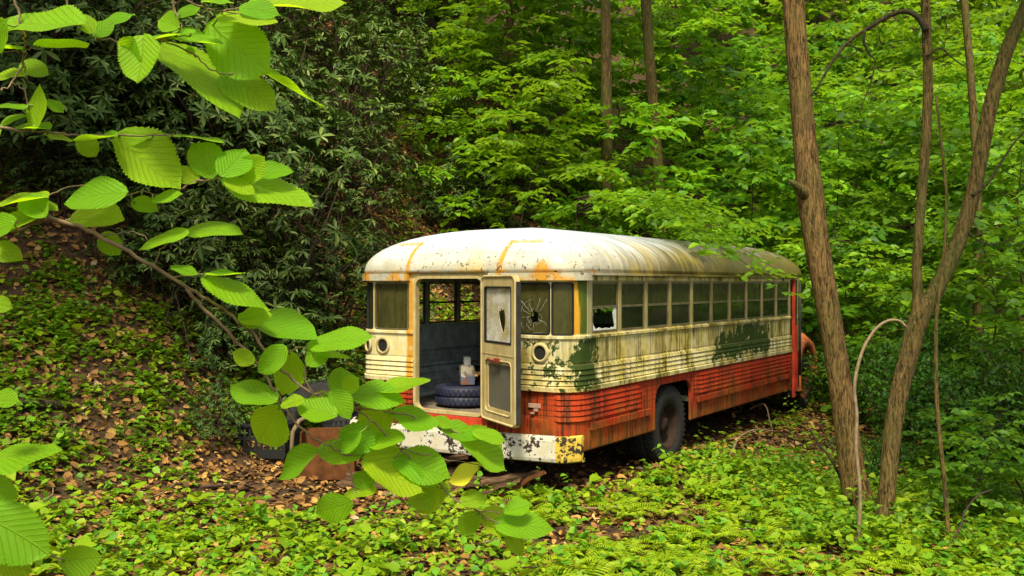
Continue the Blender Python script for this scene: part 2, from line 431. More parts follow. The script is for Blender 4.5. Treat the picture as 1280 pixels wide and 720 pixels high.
M_PAINT = paint_body(); M_ROOF = paint_roof(); M_DOOR = paint_door(); M_BUMP = paint_bumper()
M_IN = plain('bus_lining', (.40, .47, .46), .7, .2, var=.4)
M_FLOOR = plain('bus_floor_rubber', (.16, .13, .09), .8, .2, var=.5, scale=6, bump=.004)
M_DARK = plain('dark_steel', (.022, .020, .017), .7, .3, var=.5)
M_RUST = plain('rusted_steel', (.095, .034, .008), .85, .2, var=.5, scale=11, bump=.004)
M_FRAME = plain('window_alloy', (.10, .085, .035), .55, .4, var=.4)
M_SEAL = plain('black_rubber_seal', (.012, .012, .011), .6, .3)
M_TYRE = plain('tyre_rubber', (.018, .017, .015), .85, .25, var=.35, scale=20, bump=.004)
M_TYRE2 = plain('dark_blue_tyre_rubber', (.012, .015, .034), .6, .4, var=.35, scale=14, bump=.003)
M_UP = glass_mat('olive_grimed_glass', (.075, .075, .018), .62)
M_LOW = glass_mat('dark_window_glass', (.025, .035, .010), .40, tint=(.3, .36, .28))
M_CLEAR = glass_mat('thin_dusty_glass', (.08, .08, .06), -.15, tint=(.96, .97, .96), gloss=-.05)
M_REAR = glass_mat('algae_covered_glass', (.10, .095, .022), .70)
M_SHAT = shatter_mat()
M_CRACK = plain('glass_crack_edge', (.60, .62, .56), .3, .6, var=.2)
M_RED = plain('faded_red_paint', (.42, .040, .014), .6, .3, var=.45, scale=6, bump=.002)
M_RUSTRED = plain('rust_red_paint', (.36, .105, .032), .75, .2, var=.5, scale=6, bump=.003)

# ---- openings in (u, z): u0, u1, z0, z1, corner radius
WIN_Z = (1.45, 1.915)
PITCH = .567
S0 = .325
OPEN = []
side_win = []
for k in range(10):
    s0 = S0 + PITCH*k + .028; s1 = s0 + PITCH - .056
    side_win.append(('R', uR(s1), uR(s0))); OPEN.append((uR(s1), uR(s0), *WIN_Z, .02))
for k in range(10):
    s0 = .52 + PITCH*k + .028; s1 = s0 + PITCH - .056
    side_win.append(('L', uL(s0), uL(s1))); OPEN.append((uL(s0), uL(s1), *WIN_Z, .02))
DOOR = (uB(-.335), uB(.515), .665, 1.975)
OPEN.append((*DOOR, .10))
REAR_R = (uB(-1.03), uB(-.40)); REAR_L = (uB(.575), uB(1.02))
OPEN.append((*REAR_R, 1.44, 1.91, .04)); OPEN.append((*REAR_L, 1.44, 1.91, .04))
CR = (A_ + RC*radians(34), A_ + RC*radians(84)); CL = (A_+Q_+B_ + RC*radians(6), A_+Q_+B_ + RC*radians(56))
OPEN.append((*CR, 1.44, 1.91, .03)); OPEN.append((*CL, 1.44, 1.91, .03))
ARCH = (uR(2.57), uR(1.67), .41, .865, .16)
OPEN.append(ARCH); OPEN.append((uL(1.67), uL(2.57), .41, .865, .16))
ENTRY = (uR(6.34), uR(6.03), .41, 1.95, .03); OPEN.append(ENTRY)
OPEN.append((uF(1.0), uF(.05), 1.45, 1.92, .06)); OPEN.append((uF(-.05), uF(-1.0), 1.45, 1.92, .06))

prof = [(.41, -.012), (.425, 0), (.50, 0), (.60, 0), (.675, 0)]
for k in range(5):
    z = .69 + .048*k; prof += [(z, .019), (z+.034, .012), (z+.046, -.003)]
prof += [(.940, 0), (.946, .026), (.985, .030), (.996, .004)]
for k in range(4):
    z = 1.003 + .046*k; prof += [(z, .019), (z+.034, .010), (z+.045, -.003)]
prof += [(1.20, 0), (1.31, 0), (1.405, 0), (1.412, .016), (1.436, .016), (1.44, 0)]
for z in (1.45, 1.55, 1.68, 1.80, 1.91, 1.915, 1.93, 1.95, 1.975, 2.0): prof.append((z, 0))
# openings' edges must be rows of the profile
def offz(z):
    for (z0, o0), (z1, o1) in zip(prof, prof[1:]):
        if z0 <= z <= z1: return o0 + (o1-o0)*((z-z0)/max(z1-z0, 1e-9))
    return 0.0
zs = sorted(set(round(z, 4) for z, _ in prof) | {round(v, 4) for o in OPEN for v in o[2:4]})
zs = [z for z in zs]
us = set()
for i in range(int(A_/.2)+1): us.add(round(i*.2, 4)); us.add(round(A_+2*Q_+B_+i*.2, 4))
for c0 in (A_, A_+Q_+B_, 2*A_+2*Q_+B_, 2*A_+3*Q_+2*B_):
    for i in range(9): us.add(round(c0+Q_*i/8, 4))
for i in range(11): us.add(round(A_+Q_+B_*i/10, 4)); us.add(round(2*A_+3*Q_+B_+B_*i/10, 4))
for o in OPEN: us |= {round(o[0], 4), round(o[1], 4)}
us = sorted(u for u in us if u < TOT - 1e-3)
body = MB()
nz = len(zs); nu = len(us)
def ribw(u):      # ribs die out towards the wheel arch and the recessed panel beside the door
    s, y, nx, ny = P(u)
    return 1.0
for u in us:
    for z in zs:
        o = offz(z)
        s, y, nx, ny = P(u)
        if z < .935 and z > .68 and abs(ny) > .9 and 1.35 < s < 2.75: o = 0.0
        if z < .935 and z > .68 and nx < -.9 and -1.06 < y < -.34: o = -.012 if z < .93 and y < -.45 and y > -1.0 and z > .70 else 0
        body.v.append(pt(u, z, o))
for i in range(nu):
    i2 = (i+1) % nu; um = (us[i] + (us[i2] if i2 else TOT))/2
    for j in range(nz-1):
        zm = (zs[j]+zs[j+1])/2
        if any(o[0]-1e-4 < um < o[1]+1e-4 and o[2]-1e-4 < zm < o[3]+1e-4 for o in OPEN): continue
        body.f.append((i*nz+j, i*nz+j+1, i2*nz+j+1, i2*nz+j)); body.m.append(0); body.sm.append(False)
for (u0, u1, z0, z1, r) in OPEN:
    for (uc, su) in ((u0, 1), (u1, -1)):
        for (zc, sz) in ((z0, 1), (z1, -1)):
            if zc <= .42: continue
            cx, cz = uc+su*r, zc+sz*r
            arc = [(cx - su*r*sin(a), cz - sz*r*cos(a)) for a in [pi/2*k/6 for k in range(7)]]
            base = [pt(uc, zc)] + [pt(a, b) for a, b in arc]
            fs = [(0, k+1, k+2) if su*sz > 0 else (0, k+2, k+1) for k in range(6)]
            body.add(base, fs, 0)
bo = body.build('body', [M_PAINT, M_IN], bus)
bm = bmesh.new(); bm.from_mesh(bo.data); bmesh.ops.recalc_face_normals(bm, faces=bm.faces)
# make sure the shell faces outwards
f0 = max(bm.faces, key=lambda f: -f.calc_center_median().x)
for f in bm.faces:
    c = f.calc_center_median()
    ref = Vector((c.x - min(max(c.x, 1.2), BL-1.2), c.y if abs(c.y) > .9 else 0, 0))
    if f.normal.xy.length > .3 and f.normal.dot(ref) < 0: f.normal_flip()
bm.to_mesh(bo.data); bm.free()
so = bo.modifiers.new('thickness', 'SOLIDIFY'); so.thickness = .028; so.offset = -1; so.material_offset = 1; so.use_even_offset = False

# ---- roof: loaf-shaped shell domed at both ends
rf = MB(); NV = 16; HT = .465; nE = 2.2
ru = [u for u in us]
ctr0, ctr1 = 1.15, BL - .95
for u in ru:
    s, y, nx, ny = P(u); s += nx*.03; y += ny*.03
    qs = min(max(s, ctr0), ctr1)
    for v in range(NV+1):
        th = (v/NV)**1.15*pi/2
        k = 1 - max(cos(th), 0)**(2/nE)
        z = 1.997 + HT*sin(th)**(2/nE)
        rf.v.append((s+(qs-s)*k, y*(1-k), z))
for i in range(len(ru)):
    i2 = (i+1) % len(ru)
    for v in range(NV):
        a = i*(NV+1)+v; b = i2*(NV+1)+v
        rf.f.append((a, a+1, b+1, b)); rf.m.append(0); rf.sm.append(True)
roof = rf.build('roof', [M_ROOF, M_IN], bus)
bm = bmesh.new(); bm.from_mesh(roof.data); bmesh.ops.remove_doubles(bm, verts=bm.verts, dist=1e-4)
bmesh.ops.recalc_face_normals(bm, faces=bm.faces)
if sum(f.normal.z for f in bm.faces) < 0: bmesh.ops.reverse_faces(bm, faces=bm.faces)
bm.to_mesh(roof.data); bm.free()
so = roof.modifiers.new('thickness', 'SOLIDIFY'); so.thickness = .022; so.offset = -1; so.material_offset = 1
# roof lips: drip rail on the sides, visor bands at the rear
def strip(name, u0, u1, z0, z1, o0, o1, mat, n=16, parent=bus):
    b = MB(); ring = []
    for i in range(n+1):
        u = u0+(u1-u0)*i/n
        ring.append([pt(u, z0, o0), pt(u, z0, o1), pt(u, z1, o1), pt(u, z1, o0)])
    vs = [p for r in ring for p in r]; fs = []
    for i in range(n):
        for k in range(4): fs.append((i*4+k, i*4+(k+1) % 4, (i+1)*4+(k+1) % 4, (i+1)*4+k))
    fs += [(0,3,2,1), (n*4, n*4+1, n*4+2, n*4+3)]
    b.add(vs, fs); return b.build(name, mat, parent)
strip('drip_rail', uR(6.30), uR(.27), 1.972, 1.995, .003, .045, M_ROOF, 2)
strip('drip_rail', uL(.27), uL(6.30), 1.972, 1.995, .003, .045, M_ROOF, 2)
strip('visor_band', A_-.03, uB(-.37), 1.925, 1.994, .003, .050, M_ROOF, 16)
strip('visor_band', uB(.56), A_+2*Q_+B_+.03, 1.925, 1.994, .003, .050, M_ROOF, 16)
# rub rails along the red skirt
for (a, b) in ((uR(1.52), uR(.30)), (uR(5.95), uR(2.72))):
    strip('rub_rail', a, b, .595, .655, .003, .032, M_PAINT, 4)
strip('rub_rail', uL(2.72), uL(5.95), .595, .655, .003, .032, M_PAINT, 4)
# door surround and seals
def frame_strip(name, u0, u1, z0, z1, w, o0, o1, mat, parent=bus, r=.04, n=6):
    """a picture-frame moulding following the shell, mitred with rounded corners"""
    def rr(u0, u1, z0, z1, r):
        pts = []
        for (cu, cz, a0) in ((u1-r, z0+r, -pi/2), (u1-r, z1-r, 0), (u0+r, z1-r, pi/2), (u0+r, z0+r, pi)):
            for k in range(n+1):
                a = a0+pi/2*k/n; pts.append((cu+r*cos(a), cz+r*sin(a)))
        return pts
    out = rr(u0, u1, z0, z1, r); inn = rr(u0+w, u1-w, z0+w, z1-w, max(r-w, .004)); N = len(out)
    b = MB()
    vs = [pt(*p, o1) for p in out]+[pt(*p, o1) for p in inn]+[pt(*p, o0) for p in inn]+[pt(*p, o0) for p in out]
    fs = []
    for lay in range(4):
        l2 = (lay+1) % 4
        for k in range(N):
            k2 = (k+1) % N; fs.append((lay*N+k, lay*N+k2, l2*N+k2, l2*N+k))
    b.add(vs, fs); return b.build(name, mat, parent)
frame_strip('door_surround', DOOR[0]+.002, DOOR[1]-.002, DOOR[2]+.002, DOOR[3]-.002, .030, -.045, .014, M_DOOR, r=.10)

# ---- windows with panes
def surf_pane(name, u0, u1, z0, z1, off, mat, parent, n=1):
    b = MB(); vs = []; fs = []
    for i in range(n+1):
        u = u0+(u1-u0)*i/n
        vs += [pt(u, z0, off), pt(u, z1, off), pt(u, z0, off-.004), pt(u, z1, off-.004)]
    for i in range(n):
        a = i*4; c = a+4
        fs += [(a, a+1, c+1, c), (a+2, c+2, c+3, a+3), (a+1, a+3, c+3, c+1), (a, c, c+2, a+2)]
    fs += [(0, 2, 3, 1), (n*4, n*4+1, n*4+3, n*4+2)]
    b.add(vs, fs); return b.build(name, mat, parent)
def holed_pane(name, fn, a0, a1, z0, z1, hole, mat, parent, th=.004):
    """rectangular pane with a jagged hole; fn(a, z, off) maps to the body"""
    hc = (sum(p[0] for p in hole)/len(hole), sum(p[1] for p in hole)/len(hole)); N = 64
    angs = sorted([2*pi*k/N for k in range(N)] + [math.atan2(z-hc[1], a-hc[0]) % (2*pi) for a in (a0, a1) for z in (z0, z1)])
    def ray_rect(t):
        dx, dz = cos(t), sin(t); best = 9
        for (d, lo, hi, o) in ((dx, a0, a1, hc[0]), (dz, z0, z1, hc[1])):
            if abs(d) > 1e-9: best = min(best, ((hi if d > 0 else lo)-o)/d)
        return hc[0]+dx*best, hc[1]+dz*best
    def ray_poly(t):
        dx, dz = cos(t), sin(t); best = 0.01
        for (p, q) in zip(hole, hole[1:]+hole[:1]):
            ex, ez = q[0]-p[0], q[1]-p[1]; den = dx*ez-dz*ex
            if abs(den) < 1e-12: continue
            w = ((p[0]-hc[0])*ez-(p[1]-hc[1])*ex)/den; v = ((p[0]-hc[0])*dz-(p[1]-hc[1])*dx)/den
            if w > 0 and -1e-6 <= v <= 1+1e-6: best = max(best, w)
        return hc[0]+dx*best, hc[1]+dz*best
    O = [ray_rect(t) for t in angs]; I = [ray_poly(t) for t in angs]; n = len(angs)
    I = [(min(max(a, a0+.002), a1-.002), min(max(z, z0+.002), z1-.002)) for a, z in I]
    b = MB()
    vs = [fn(*p, 0) for p in O]+[fn(*p, 0) for p in I]+[fn(*p, -th) for p in I]+[fn(*p, -th) for p in O]
    fs = []
    for lay in range(4):
        l2 = (lay+1) % 4
        for k in range(n): fs.append((lay*n+k, lay*n+(k+1) % n, l2*n+(k+1) % n, l2*n+k))
    b.add(vs, fs); return b.build(name, mat, parent)
def jag(cx, cz, rx, rz, n, seed, k=.35, tilt=0.0):
    r = random.Random(seed); pts = []
    for i in range(n):
        a = 2*pi*i/n+r.uniform(-.12, .12); q = 1+r.uniform(-k, k)
        x, z = rx*cos(a)*q, rz*sin(a)*q
        pts.append((cx+x*cos(tilt)-z*sin(tilt), cz+x*sin(tilt)+z*cos(tilt)))
    return pts
MIDZ = 1.685
for i, (sd, u0, u1) in enumerate(side_win):
    fr = frame_strip('window', u0+.003, u1-.003, WIN_Z[0]+.003, WIN_Z[1]-.003, .020, -.024, -.004, M_FRAME, r=.018, n=3)
    bar = strip('sash_bar', u0+.023, u1-.023, MIDZ-.011, MIDZ+.011, -.020, -.006, M_FRAME, 1, fr)
    surf_pane('upper_pane', u0+.023, u1-.023, MIDZ+.012, WIN_Z[1]-.022, -.012, M_UP if sd == 'R' else M_CLEAR, fr)
    if sd == 'R' and i == 0:
        um = (u0+u1)/2
        hole = [(um-.205, 1.50), (um-.19, 1.488), (um-.15, 1.497), (um-.11, 1.482), (um-.04, 1.492), (um+.05, 1.486), (um+.10, 1.50), (um+.16, 1.484), (um+.205, 1.52), (um+.222, 1.56), (um+.212, 1.63), (um+.222, 1.668), (um, 1.671), (um-.19, 1.669), (um-.165, 1.62), (um-.18, 1.56)]
        pn = holed_pane('lower_pane', lambda a, z, o: pt(a, z, -.012+o), u0+.023, u1-.023, WIN_Z[0]+.022, MIDZ-.012, hole, M_CRACK, fr)
        pn['label'] = 'broken lower pane with only a jagged rim of glass left'
    else:
        surf_pane('lower_pane', u0+.023, u1-.023, WIN_Z[0]+.022, MIDZ-.012, -.012, M_LOW if sd == 'R' else M_CLEAR, fr)
# rear and corner windows
def rear_fn(a, z, o): return pt(a, z, -.012+o)
wr = frame_strip('rear_window', REAR_R[0]+.003, REAR_R[1]-.003, 1.443, 1.907, .016, -.024, .004, M_SEAL, r=.035)
hc = (uB(-.86), 1.60)
pn = holed_pane('pane', rear_fn, REAR_R[0]+.019, REAR_R[1]-.019, 1.459, 1.891, jag(hc[0], hc[1], .048, .052, 11, 5, .35), M_REAR, wr)
pn['label'] = 'cracked rear pane with a small jagged hole'
ck = MB(); rr_ = random.Random(11)
for k in range(13):
    a = 2*pi*k/13+rr_.uniform(-.3, .3); r0, r1 = .05, rr_.uniform(.06, .20); p = []
    for q in range(5):
        t = r0+(r1-r0)*q/4; aa = a+rr_.uniform(-.07, .07)
        p.append(pt(min(max(hc[0]+t*cos(aa), REAR_R[0]+.022), REAR_R[1]-.022), min(max(hc[1]+t*sin(aa), 1.462), 1.888), -.010))
    ck.tube(p, .0008, 4)
for rad in (.075, .115, .155):
    for k in range(9):
        if rr_.random() < .6: continue
        a0 = 2*pi*k/9
        p = [pt(min(max(hc[0]+rad*cos(a0+q*.17)*1.0+rr_.uniform(-.006, .006), REAR_R[0]+.022), REAR_R[1]-.022), min(max(hc[1]+rad*sin(a0+q*.17)+rr_.uniform(-.006, .006), 1.462), 1.888), -.010) for q in range(5)]
        ck.tube(p, .0007, 4)
ck.tube([pt(hc[0]+.05, hc[1]+.05, -.010), pt(hc[0]+.13, hc[1]+.13, -.010), pt(hc[0]+.24, hc[1]+.22, -.010), pt(hc[0]+.38, hc[1]+.272, -.010)], .0012, 4)
ck.build('glass_crack', M_CRACK, wr)
wl = frame_strip('rear_window', REAR_L[0]+.003, REAR_L[1]-.003, 1.443, 1.907, .016, -.024, .004, M_FRAME, r=.035)
surf_pane('pane', REAR_L[0]+.019, REAR_L[1]-.019, 1.459, 1.891, -.012, M_REAR, wl)
for (c0, c1) in (CR, CL):
    w = frame_strip('corner_window', c0+.003, c1-.003, 1.443, 1.907, .014, -.024, .004, M_SEAL, r=.02, n=4)
    surf_pane('pane', c0+.017, c1-.017, 1.458, 1.892, -.012, M_REAR if c0 == CR[0] else M_UP, w, 6)

# ---- round lamp sockets without lamps
def socket(u, z, r=.062):
    s, y, nx, ny = P(u)
    zax = Vector((nx, ny, 0)); xax = Vector((-ny, nx, 0)); yax = Vector((0, 0, 1))
    M = Matrix(((xax.x, yax.x, zax.x, s), (xax.y, yax.y, zax.y, y), (xax.z, yax.z, zax.z, z), (0, 0, 0, 1)))
    b = MB(); b.lathe([(r+.030, .0), (r+.026, .012), (r+.010, .020), (r, .016), (r, -.01)], 32, M)
    o = b.build('lamp_socket', M_DOOR, bus)
    b = MB(); b.lathe([(r*.999, .003), (r*.6, .0025), (.0005, .0025)], 32, M); b.build('socket_dark_disc', M_SEAL, o)  # flat black disc stands in for the shade inside the empty socket
socket(uB(-.925), 1.285); socket(uB(.905), 1.285); socket(A_+Q_+B_+RC*radians(28), 1.285, .055)
# latch plate in the red recess
b = MB(); b.box((-.006, -.93, .795), (.004, -.80, .835)); b.box((-.02, -.905, .765), (.004, -.865, .79)); b.box((-.02, -.87, .74), (.002, -.83, .755))
b.build('latch_plate', plain('worn_alloy', (.35, .22, .16), .5, .5, var=.3), bus, .003)

# ---- rear door, swung wide open on its right-hand hinge
DWID, DZ0, DZ1, DMID = .735, 0.0, 1.305, .655
door = empty('rear_door', (-.025, -.325, .668), radians(149)); door.parent = bus
def rrect(y0, y1, z0, z1, rs, n=5):
    pts = []
    for (cy, cz, a0, r) in ((y1, z0, -pi/2, rs[0]), (y1, z1, 0, rs[1]), (y0, z1, pi/2, rs[2]), (y0, z0, pi, rs[3])):
        sx = -1 if cy == y1 else 1; sz = -1 if cz == z1 else 1
        for k in range(n+1):
            a = a0+pi/2*k/n; pts.append((cy+sx*r+r*cos(a), cz+sz*r+r*sin(a)))
    return pts
def ring_panel(b, out, inn, x0, x1, mat=0):
    N = len(out)
    vs = [(x1, *p) for p in out]+[(x1, *p) for p in inn]+[(x0, *p) for p in inn]+[(x0, *p) for p in out]; fs = []
    for lay in range(4):
        for k in range(N): fs.append((lay*N+k, lay*N+(k+1) % N, ((lay+1) % 4)*N+(k+1) % N, ((lay+1) % 4)*N+k))
    b.add(vs, fs, mat)
WY0, WY1, WZ0, WZ1 = .075, DWID-.085, .70, 1.205
LY0, LY1, LZ0, LZ1 = .125, DWID-.125, .12, .515
d = MB()
ring_panel(d, rrect(0, DWID, DMID, DZ1, (.001, .075, .075, .001)), rrect(WY0, WY1, WZ0, WZ1, (.02,)*4), -.020, .022)
ring_panel(d, rrect(0, DWID, DZ0, DMID-.0005, (.05, .001, .001, .05)), rrect(LY0-.035, LY1+.035, LZ0-.035, LZ1+.035, (.05,)*4), -.020, .022)
ring_panel(d, rrect(LY0-.035, LY1+.035, LZ0-.035, LZ1+.035, (.05,)*4), rrect(LY0, LY1, LZ0, LZ1, (.03,)*4), -.020, .008)
edge = rrect(.012, DWID-.012, .012, DZ1-.012, (.045, .065, .065, .045), 6)
d.tube([(.022, *p) for p in edge]+[(.022, *edge[0])], .011, 6)
edge = rrect(LY0-.035, LY1+.035, LZ0-.035, LZ1+.035, (.05,)*4, 6)
d.tube([(.020, *p) for p in edge]+[(.020, *edge[0])], .008, 6)
d.box((.021, .03, .60), (.026, DWID-.03, .606))
dp = d.build('door_leaf', M_DOOR, door)
b = MB(); ring_panel(b, rrect(WY0+.001, WY1-.001, WZ0+.001, WZ1-.001, (.02,)*4), rrect(WY0+.014, WY1-.014, WZ0+.018, WZ1-.014, (.012,)*4), -.015, .0255)
b.build('window_seal', M_SEAL, door)
wy, wz = WY1-WY0, WZ1-WZ0
# hole outline: y grows to the left in the photograph's picture of the leaf
hol = [(.30,.63),(.27,.52),(.26,.40),(.30,.28),(.31,.20),(.36,.24),(.42,.33),(.47,.44),(.50,.55),(.49,.60),(.44,.585),(.43,.64),(.40,.65),(.38,.60),(.34,.62)]
hol = [(WY0+wy*(1-(a*.95+.10)) if False else WY0+wy*(1-a-.02), WZ0+wz*(z-.02)) for a, z in hol]
pn = holed_pane('door_glass', lambda a, z, o: (.004+o, a, z), WY0+.015, WY1-.015, WZ0+.019, WZ1-.015, hol, M_SHAT, door)
pn['label'] = 'shattered door glass with a pointed hole'
mesh_m = NT('door_mesh'); c_ = mesh_m.coord()
ck_ = mesh_m.node('ShaderNodeTexChecker', {'Vector': c_, 'Scale': 140, 'Color1': (.10, .095, .07), 'Color2': (.03, .03, .024)}).outputs[0]
M_MESH = mesh_m.end(mesh_m.bsdf(mesh_m.mix(mesh_m.math('MULTIPLY', mesh_m.noise(c_, 5, 4), .8), ck_, (.13, .12, .08)), .7))
b = MB(); b.box((-.008, LY0+.001, LZ0+.001), (-.002, LY1-.001, LZ1-.001)); b.build('mesh_panel', M_MESH, door)
b = MB(); b.tube([(.045, .20, .555), (.050, .31, .548), (.045, .335, .552)], .011, 8); b.tube([(.02, .335, .552), (.05, .335, .552)], .016, 10); b.box((.024, .345, .535), (.044, .42, .572))
b.build('door_handle', plain('red_rust', (.17, .025, .015), .7, .3, var=.4), door, .002)
b = MB(); b.box((-.022, DWID+.001, .03), (.020, DWID+.014, DZ1-.06)); b.build('door_edge', M_DARK, door, .003)
for z in (.12, .62, 1.12):
    b = MB(); b.tube([(0, -.012, z-.05), (0, -.012, z+.05)], .012, 8); b.build('hinge', M_RED, door)

# ---- bumper
b = MB(); path = []
for k in range(25):
    y = 1.33-2.66*k/24; e = abs(y)/1.33
    path.append((-.165+.06*e**2+.16*max(0, (e-.90)/.10)**2, y))
sec = [(-.0, -.115), (-.028, -.105), (-.036, -.075), (-.036, .075), (-.028, .105), (0, .115), (.025, .115), (.025, .085), (.0, .08), (.0, -.08), (.025, -.085), (.025, -.115)]
vs = []; fs = []; n = len(sec)
for (s, y) in path:
    zc = .448-.018*y
    vs += [(s+a, y, zc+z) for a, z in sec]
for i in range(len(path)-1):
    for k in range(n): fs.append((i*n+k, i*n+(k+1) % n, (i+1)*n+(k+1) % n, (i+1)*n+k))
fs += [tuple(range(n)), tuple((len(path)-1)*n+k for k in range(n-1, -1, -1))]
b.add(vs, fs); bp = b.build('rear_bumper', M_BUMP, bus, .004)
for y in (-.45, .45):
    q = MB(); q.box((-.17, y-.04, .40), (.3, y+.04, .50)); q.build('bumper_bracket', M_DARK, bp)

# ---- inside
b = MB(); b.box((.03, -.90, .61), (BL-.03, .90, .664))
for sy in (-1, 1):
    for (sa, sb) in ((.27, 1.62), (2.62, BL-.27)): b.box((sa, min(sy*.901, sy*(HW-.03)), .61), (sb, max(sy*.901, sy*(HW-.03)), .664))
b.build('cabin_floor', M_FLOOR, bus)
for sy in (-1, 1):
    b = MB(); b.box((1.63, min(sy*.86, sy*.90), .45), (2.61, max(sy*.86, sy*.90), .93)); b.box((1.63, min(sy*.901, sy*(HW-.032)), .90), (2.61, max(sy*.901, sy*(HW-.032)), .93))
    b.build('wheel_well', M_DARK, bus)
b = MB(); b.box((-.012, -.36, .55), (.05, .54, .662)); b.build('door_sill', M_RED, bus, .004)
b = MB(); b.box((6.0, -HW+.035, .67), (6.04, -.45, 1.95)); b.build('step_partition', M_IN, bus)
for (s, y) in ((1.95, -.62), (2.9, -.62), (3.9, -.62), (2.9, .66), (3.9, .66)):
    st = MB(); st.box((s-.30, y-.42, .95), (s+.12, y+.42, 1.06)); o = st.build('passenger_seat', M_DARK, bus, .02)
    q = MB(); q.box((s+.10, y-.42, 1.0), (s+.19, y+.42, 1.36)); q.build('backrest', M_DARK, o, .03)
    for dy in (-.3, .3):
        q = MB(); q.tube([(s-.1, y+dy, .664), (s-.1, y+dy, .95)], .018, 8); q.build('seat_leg', M_DARK, o)

# ---- underside
b = MB()
for y in (-.45, .45): b.box((.05, y-.04, .38), (BL+1.1, y+.04, .56))
for s in (.5, 1.4, 3.2, 4.6, 5.8): b.box((s, -.9, .50), (s+.06, .9, .60))
b.build('chassis', M_DARK, bus)
b = MB(); b.tube([(2.12, -1.0, .40), (2.12, 1.0, .40)], .06, 10); b.lathe([(.0, -.2), (.17, -.12), (.21, 0), (.17, .12), (0, .2)], 16, Matrix.Translation((2.12, .1, .40))); b.build('rear_axle', M_DARK, bus)
b = MB(); b.box((3.3, -.95, .33), (4.2, -.5, .58)); b.build('fuel_tank', M_DARK, bus, .03)
b = MB(); b.tube([(.0, .8, .36), (1.2, .8, .40), (1.6, .8, .47)], .035, 10); b.build('exhaust_pipe', M_RUST, bus)

def tyre_prof(R, r, w):
    h = w/2
    return [(r, -h*.80), (r+.02, -h*.92), ((R+r)/2, -h), (R-.03, -h*.90), (R-.008, -h*.74), (R, -h*.55), (R, -.012), (R-.010, -.008), (R-.010, .008), (R, .012), (R, h*.55), (R-.008, h*.74), (R-.03, h*.90), ((R+r)/2, h), (r+.02, h*.92), (r, h*.80)]
def wheel(name, c, R, r, w, parent, mats=(M_TYRE, M_RUST), side=-1):
    root = empty(name, c); root.parent = parent; root.rotation_euler = (pi/2 if side < 0 else -pi/2, 0, 0)
    b = MB(); b.lathe(tyre_prof(R, r, w), 48, close=True)
    for k in range(44):          # tread blocks
        a = 2*pi*k/44
        for zz in (-w*.20, w*.20):
            M = Matrix.Rotation(a, 4, 'Z') @ Matrix.Translation((R-.004, 0, zz))
            b.box((-.006, -.018, -w*.13), (.010, .018, w*.13), M=M)
        for zz in (-w*.41, w*.41):
            M = Matrix.Rotation(a+.05, 4, 'Z') @ Matrix.Translation((R-.014, 0, zz))
            b.box((-.02, -.014, -w*.06), (.012, .014, w*.06), M=M)
    b.build('tyre', mats[0], root)
    b = MB(); h = w/2
    b.lathe([(r+.004, h*.86), (r-.012, h*.88), (r-.028, h*.5), (r-.05, h*.1), (r*.62, -h*.05), (r*.48, h*.12), (r*.33, h*.2), (r*.33, h*.55), (.001, h*.60)], 40)
    b.lathe([(r+.004, h*.86), (r-.004, 0), (r+.004, -h*.86)], 40)
    rim = b.build('rim', mats[1], root)
    q = MB()
    for k in range(8):
        a = 2*pi*k/8; q.lathe([(.014, 0), (.014, .025), (.001, .026)], 6, Matrix.Translation((r*.48*cos(a), r*.48*sin(a), h*.12)))
    q.build('wheel_nut', mats[1], rim)
    return root
wheel('rear_wheel', (2.12, -1.085, .405), .415, .245, .25, bus, (M_TYRE, plain('wheel_rust', (.028, .016, .010), .9, .15, var=.5)))
wheel('rear_wheel', (2.12, 1.085, .405), .415, .245, .25, bus, (M_TYRE, M_RUST), 1)

# ---- entrance door and nose
b = MB()
e0, e1 = uR(6.335), uR(6.035)
b.box((6.19, -HW-.01, .42), (6.345, -HW+.03, 1.30)); b.box((6.15, -HW-.02, .30), (6.20, -HW+.02, 1.96))
ed_ = b.build('entrance_door', M_RED, bus, .006)
b = MB(); b.box((6.21, -HW, 1.31), (6.33, -HW+.012, 1.94)); b.build('door_glass', M_LOW, ed_)
b = MB(); b.box((6.06, -HW+.02, .32), (6.09, -HW+.06, 1.95)); b.tube([(6.30, -HW-.05, .6), (6.30, -HW-.05, 1.9)], .02, 8); b.build('door_post', M_DARK, ed_)
# cowl, bonnet
b = MB(); n = 14; ss = [6.66, 6.85, 7.2, 7.6, 7.85, 7.93]
for i, s in enumerate(ss):
    wd = (.78, .70, .60, .52, .47, .42)[i]; zt = (1.42, 1.40, 1.36, 1.30, 1.24, 1.12)[i]
    for k in range(n+1):
        a = pi*k/n; cx = cos(a); b.v.append((s, wd*math.copysign(abs(cx)**.6, cx), .55+(zt-.55)*sin(a)**.42 if 0 < k < n else .55))
for i in range(len(ss)-1):
    for k in range(n):
        b.f.append((i*(n+1)+k, i*(n+1)+k+1, (i+1)*(n+1)+k+1, (i+1)*(n+1)+k)); b.m.append(0); b.sm.append(True)
b.f.append(tuple((len(ss)-1)*(n+1)+k for k in range(n+1))); b.m.append(0); b.sm.append(False)
b.build('bonnet', M_RUSTRED, bus)
b = MB(); b.box((7.935, -.36, .6), (7.96, .36, 1.08))
b.build('radiator_grille', M_DARK, bus, .01)
